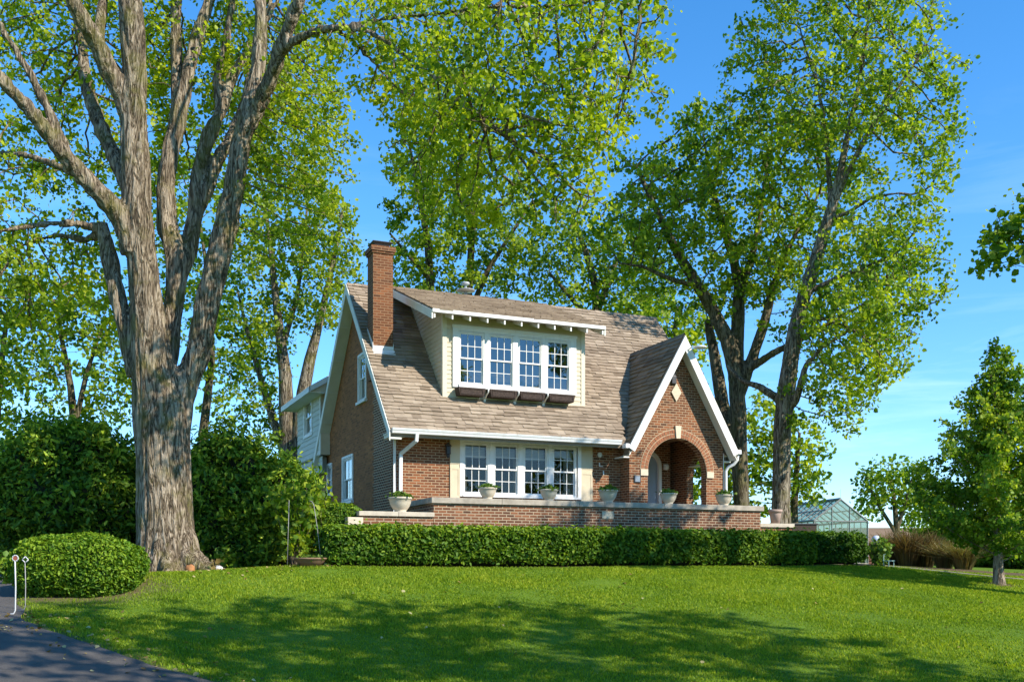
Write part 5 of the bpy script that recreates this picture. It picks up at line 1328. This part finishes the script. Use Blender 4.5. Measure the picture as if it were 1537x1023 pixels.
att = np.concatenate([EC(105, 520, 44, 110, 100, 3, 460, 66, thr=-.02), EC(180, 590, 44, 60, 60, 2.2, 120, 67), EC(60, 440, 44, 90, 60, 2.6, 180, 68, thr=0)])
simple_tree('thin airy tree above the large evergreen shrub left of the trunk', b, S, att, .45, 62, leaf=(.165, 11, .18), tip=.008, rleaf=.03, tint=(.45, .24))
b = W(-10, 800, 46); b.z = -.2
S = [PX([(-12,850,46,18),(-8,650,46,14),(0,560,46,10),(10,480,46,6)])]
att = np.concatenate([EC(5, 560, 46, 70, 130, 3, 320, 69, thr=-.02)])
simple_tree('thin tree at the left picture edge behind the evergreen shrubs', b, S, att, .5, 63, leaf=(.17, 11, .2), tip=.008, rleaf=.03, tint=(.4, .24))
b = W(300, 800, 48); b.z = -.2
S = [PX([(300,850,48,18),(305,650,48,14),(318,540,48,10),(315,440,48,7),(300,330,48,4)])]
att = np.concatenate([EC(320, 500, 48, 90, 130, 3.2, 420, 70, thr=-.02), EC(275, 330, 48, 110, 170, 3.2, 520, 79, thr=-.06)])
simple_tree('leafy tree seen between the big trunk and the two-trunked tree', b, S, att, .5, 64, leaf=(.175, 10, .18), tip=.008, rleaf=.03, tint=(.45, .24))
# right
b = W(1195, 800, 44); b.z = -.2
S = [PX([(1192,850,44,14),(1192,760,44,11),(1196,700,44,8),(1200,650,44,4)])]
att = np.concatenate([EC(1190, 690, 44, 58, 75, 2, 300, 71, thr=-.05), EC(1150, 660, 44, 40, 80, 2, 160, 72), EC(1225, 720, 44, 25, 40, 1, 50, 73), EC(1050, 700, 44, 55, 75, 2, 200, 77), EC(1100, 720, 44, 50, 50, 2, 120, 78)])
simple_tree('low bright tree behind the leaning trunk, left of the greenhouse', b, S, att, .42, 71, leaf=(.165, 15, .2), tip=.008, rleaf=.03, tint=(.5, .22))
b = W(1345, 800, 62); b.z = -.3
S = [PX([(1345,850,62,10),(1346,790,62,9),(1342,750,62,6),(1335,710,62,3)]), PX([(1346,795,62,7),(1360,750,62,5),(1370,715,62,3)]), PX([(1345,800,62,6),(1320,760,62,5),(1305,730,62,3)])]
att = np.concatenate([EC(1345, 725, 62, 54, 40, 2.4, 420, 74, thr=-.14), EC(1400, 770, 64, 40, 40, 2.2, 200, 85, thr=-.1), EC(1305, 758, 62, 28, 24, 1.4, 80, 75), EC(1375, 755, 62, 25, 30, 1.4, 70, 76)])
simple_tree('small round-headed tree far beyond the greenhouse', b, S, att, .5, 72, 'round_tree', (.21, 13, .26), ('bark_dark', 'leaf_dark'), tip=.012, rleaf=.04, tint=(.62, .22))
# pyramidal young tree on the lawn at right
b = W(1500, 876, 24); b.z = gz(b.x, b.y)-.05
S = [PX([(1500,880,24,20),(1499,860,24,16),(1498,830,24,13),(1497,780,24,11),(1497,720,24,9),(1496,650,24,7),(1496,580,24,4.5),(1496,510,24,2)])]
rg = np.random.default_rng(5); pts = []
for i in range(120):
    t = (i/119)**1.05; z = .55+t*4.95; a = i*2.39996+rg.uniform(-.3, .3)
    Lb = (2.75*(1-t)**1.0+.14)*rg.uniform(.86, 1.08)*(1 if t > .06 else .85); el = rad(rg.uniform(22, 40)+22*t)
    dv = np.array([math.cos(a)*math.cos(el), math.sin(a)*math.cos(el), math.sin(el)*.8]); p0 = np.array([b.x, b.y, b.z+z])
    if i % 2 == 0 and t < .8: S.append(([Vector(p0), Vector(p0+dv*Lb*.5+np.array([0, 0, -.04])), Vector(p0+dv*Lb*.92)], [.016*(1-t)+.004, .009*(1-t)+.003, .003]))
    for k in range(int(27*Lb/1.4)+6):
        u = rg.uniform(.22, 1.05); pts.append(p0+dv*Lb*u+rg.normal(size=3)*np.array([.12, .12, .09])*(1.25-u*.8))
tree('pyramidal_tree', 'young pyramid-shaped green tree with low branches on the right lawn edge', 'tree', b, S, np.array(pts), .13, .0036, (.075, 13, .07), ('bark_pale', 'leaf_pyramid'), 7, rleaf=.0125, tint=(.52, .24), up=.5, droop=.1, kmul=1.0)
# tree beyond the right frame edge; its branch tips hang into the picture
b = Vector((14.6, 20.5, 0)); b.z = gz(b.x, b.y)-.05
S = [([b+Vector((0, 0, -.1)), b+Vector((0, 0, 2.5)), b+Vector((-.3, -.2, 6)), b+Vector((-.8, -.3, 9)), b+Vector((-1, -.3, 12))], [.3, .24, .18, .11, .04]),
     ([b+Vector((-.3, -.2, 5.2)), b+Vector((-1.6, -.3, 6.2)), b+Vector((-3, -.4, 6.7)), b+Vector((-4, -.5, 6.6))], [.09, .06, .035, .015])]
att = np.concatenate([EC(1580, 340, 20, 95, 72, 1.2, 260, 81, thr=-.15), EC(1500, 385, 20, 38, 34, .6, 40, 84, thr=-.3), ellip(500, (14.2, 20.5, 10.5), (2.6, 3, 2.8), 82)])
tree('overhanging_tree', 'tree beyond the right frame edge with dark leafy branch tips reaching in', 'tree', b, S, att, .24, .006, (.125, 9, .13), ('bark_dark', 'leaf_dark'), 8, rleaf=.02, tint=(.42, .22))
# the shade trees standing on this side of the lawn, out of frame to the right
for i, (bx, by, c, r_, n_, lb) in enumerate(((9.2, 5.2, (8.0, 7.0, 9.4), (3.4, 3.2, 2.1), 420, 'shade tree right of the camera, nearest to it, dappling the lawn left of centre'),
                                  (14.4, 5.4, (13.6, 7.6, 9.9), (5.2, 3.2, 2.3), 560, 'shade tree farther right of the camera, dappling the centre of the lawn'))):
    b = Vector((bx, by, gz(bx, by)-.05)); c = Vector(c)
    S = [([b, b+Vector((0, 0, 3.5)), b.lerp(c, .55), c+Vector((0, 0, .6))], [.40, .32, .2, .06]), ([b+Vector((0, 0, 4)), b+Vector((1.2, .2, 6.5)), b+Vector((2.4, .6, 9))], [.18, .12, .05])]
    att = np.concatenate([ellip(n_, c, r_, 90+i*5, thr=.16, clump=1.1), ellip(120, b+Vector((2.4, .6, 10)), (2, 2, 1.6), 91+i*5, thr=.0)])
    tree('shade_tree', lb, 'tree', b, S, att, .42, .008, (.2, 9, .22), ('bark_dark', 'leaf_tree'), 91+i, rleaf=.03, tint=(.5, .22))

# trees over the street behind the camera: what the lower windows mirror
st0 = None
for i, (x, y, sc_, rz) in enumerate(((47, -7, 1.0, 0), (40, -17, .9, 1.7), (53, 3, .95, 3.1), (33, -24, 1.0, 4.4))):
    if st0 is None:
        b = Vector((0, 0, 0)); S = [([b, b+Vector((0, 0, 2.5)), b+Vector((.2, .1, 6)), b+Vector((.1, .2, 10))], [.4, .3, .2, .05])]
        st0 = tree('street_tree', 'tree across the street behind the camera', 'tree', b, S, np.concatenate([ellip(420, (0, 0, 6.2), (6, 6, 4.8), 97, thr=-.1)]), .6, .01, (.34, 11, .3), ('bark_dark', 'leaf_dark'), 97, rleaf=.05, group='trees across the street'); o = st0
    else: o = copy_tree(st0)
    o.location = (x, y, -1.7); o.rotation_euler = (0, 0, rz); o.scale = (sc_, sc_, sc_)

# ------------------------------------------------------------------ lawn grass, fallen leaves
n = 560000
yy = np.sqrt(R.uniform(11.3**2, 29**2, n)); xx = (R.uniform(-.62, .60, n))*yy
drv = poly_in(xx, yy, np.vstack([ea, DRV_O[::-1]])); dmk = dirt_mask(xx, yy)
loc = (xx-HO.x)*E1.x+(yy-HO.y)*E1.y, (xx-HO.x)*E2.x+(yy-HO.y)*E2.y
under = (loc[1] > -4.85) & (loc[0] > -3.1)
right = (seg_dist(xx, yy, np.array([(9.2, 28.3), (10.1, 27.9), (11.5, 26.6), (12.4, 25.6), (14, 24.6), (18, 23.4)])) < .3)
keep = (~drv) & (R.uniform(size=n) > dmk*1.1) & ~under
xx, yy = xx[keep], yy[keep]; n = len(xx)
zz = ground_z(xx, yy) - .012
pn = np.array([noise.noise((a*.55, b*.55, 2))+.5*noise.noise((a*2.1, b*2.1, 5)) for a, b in zip(xx, yy)])
hh = np.maximum(.046+.013*pn, .034)*R.uniform(.6, 1.4, n); an = R.uniform(0, 6.28, n); ln = R.uniform(.1, .9, n)*hh
wd = R.uniform(.004, .0085, n)*(1+(yy-12)*.035)
b0 = np.stack([xx, yy, zz], 1); sx = np.stack([np.cos(an)*wd, np.sin(an)*wd, 0*wd], 1); la = an+R.uniform(.6, 2.5, n)
tip = b0+np.stack([np.cos(la)*ln, np.sin(la)*ln, hh], 1); mid = b0+np.stack([np.cos(la)*ln*.3, np.sin(la)*ln*.3, hh*.6], 1)
V = np.stack([b0-sx, b0+sx, mid+sx*.8, tip, mid-sx*.8], 1).reshape(-1, 3)
me = np_mesh('grass_blades', V, np.arange(n)[:, None]*5+np.arange(5)[None], 5)
tn = np.clip(.46+.24*pn+R.normal(size=n)*.17, 0, 1)
tag(link('grass', me, M['grass'], None, False, np.repeat(tn, 5)), kind='stuff')
n = 480
px_, py_ = [], []
P = []
while len(P) < n:
    u = R.uniform()
    if u < .45: q = DRV_E[R.integers(1, 7)]+R.normal(size=2)*np.array([.5, .35])
    elif u < .75: q = np.array([TREE_B.x+.3, TREE_B.y-.9])+R.normal(size=2)*np.array([1.6, .7])
    else: y = R.uniform(13, 23); q = np.array([R.uniform(-.45, .5)*y, y])
    P.append((q[0], q[1], gz(q[0], q[1])+.03))
me, tn = leaves_mesh('fallen_leaves', np.array(P), .055, up=1.6, jitter=.6, tint=R.uniform(0, 1, n)); tag(link('fallen_leaves', me, M['dead_leaf'], None, False, tn), kind='stuff')

# ------------------------------------------------------------------ sun, sky, camera
sun_az, sun_el = rad(122.4), rad(35.3)
sd = Vector((math.sin(sun_az)*math.cos(sun_el), math.cos(sun_az)*math.cos(sun_el), math.sin(sun_el)))
L = bpy.data.lights.new('sun', 'SUN'); L.energy = 3.8; L.angle = rad(.5); L.color = (1, .93, .82)
lo = bpy.data.objects.new('sun', L); C.objects.link(lo); lo.rotation_euler = (-sd).to_track_quat('-Z', 'Y').to_euler()
w = bpy.data.worlds.new('World'); bpy.context.scene.world = w; w.use_nodes = True
N, K = w.node_tree.nodes, w.node_tree.links
sk = N.new('ShaderNodeTexSky'); sk.sky_type = 'NISHITA'; sk.sun_disc = False; sk.sun_elevation = sun_el; sk.sun_rotation = sun_az
sk.air_density = 1.0; sk.dust_density = 0.0; sk.ozone_density = 3.5; sk.altitude = 300
hs = N.new('ShaderNodeHueSaturation'); hs.inputs['Saturation'].default_value = 1.28
# a few thin high clouds low over the horizon
tc = N.new('ShaderNodeTexCoord'); mp = N.new('ShaderNodeMapping'); mp.inputs['Scale'].default_value = (1.2, 1.2, 9)
nz = N.new('ShaderNodeTexNoise'); nz.inputs['Scale'].default_value = 2.2; nz.inputs['Detail'].default_value = 7; nz.inputs['Roughness'].default_value = .62; nz.inputs['Distortion'].default_value = .5
rp = N.new('ShaderNodeValToRGB'); rp.color_ramp.elements[0].position = .50; rp.color_ramp.elements[0].color = (0, 0, 0, 1); rp.color_ramp.elements[1].position = .78; rp.color_ramp.elements[1].color = (.32, .32, .32, 1)
sp = N.new('ShaderNodeSeparateXYZ'); mr = N.new('ShaderNodeMapRange'); mr.inputs[1].default_value = .04; mr.inputs[2].default_value = .42; mr.inputs[3].default_value = 1; mr.inputs[4].default_value = 0
mu = N.new('ShaderNodeMath'); mu.operation = 'MULTIPLY'; mx = N.new('ShaderNodeMix'); mx.data_type = 'RGBA'; mx.inputs[7].default_value = (6.3, 7.2, 8.6, 1)
K.new(tc.outputs['Generated'], mp.inputs[0]); K.new(mp.outputs[0], nz.inputs['Vector']); K.new(nz.outputs['Fac'], rp.inputs[0])
K.new(tc.outputs['Generated'], sp.inputs[0]); K.new(sp.outputs[2], mr.inputs[0]); K.new(rp.outputs[0], mu.inputs[0]); K.new(mr.outputs[0], mu.inputs[1])
K.new(sk.outputs[0], hs.inputs['Color']); hz = N.new('ShaderNodeMix'); hz.data_type = 'RGBA'; hz.blend_type = 'MULTIPLY'; hz.inputs[7].default_value = (.62, .77, 1, 1)
hr = N.new('ShaderNodeMapRange'); hr.inputs[1].default_value = 0; hr.inputs[2].default_value = .32; hr.inputs[3].default_value = 1; hr.inputs[4].default_value = 0; K.new(sp.outputs[2], hr.inputs[0]); K.new(hr.outputs[0], hz.inputs[0]); K.new(hs.outputs[0], hz.inputs[6])
K.new(hz.outputs[2], mx.inputs[6]); K.new(mu.outputs[0], mx.inputs[0])
bg = N['Background']; bg.inputs[1].default_value = .15; K.new(mx.outputs[2], bg.inputs[0])

cam = bpy.data.cameras.new('camera'); co = bpy.data.objects.new('camera', cam); C.objects.link(co)
co.location = (0, 0, 0); co.rotation_euler = (rad(90), 0, 0)
cam.sensor_width = 36; cam.lens = F/1537*36; cam.shift_y = (HY-511.5)/1537; cam.clip_start = .1; cam.clip_end = 3000
sc = bpy.context.scene; sc.camera = co
sc.view_settings.view_transform = 'Standard'; sc.view_settings.look = 'None'; sc.view_settings.exposure = 0.93; sc.view_settings.gamma = 1
sc.cycles.max_bounces = 8; sc.cycles.transparent_max_bounces = 16; sc.cycles.use_denoising = True
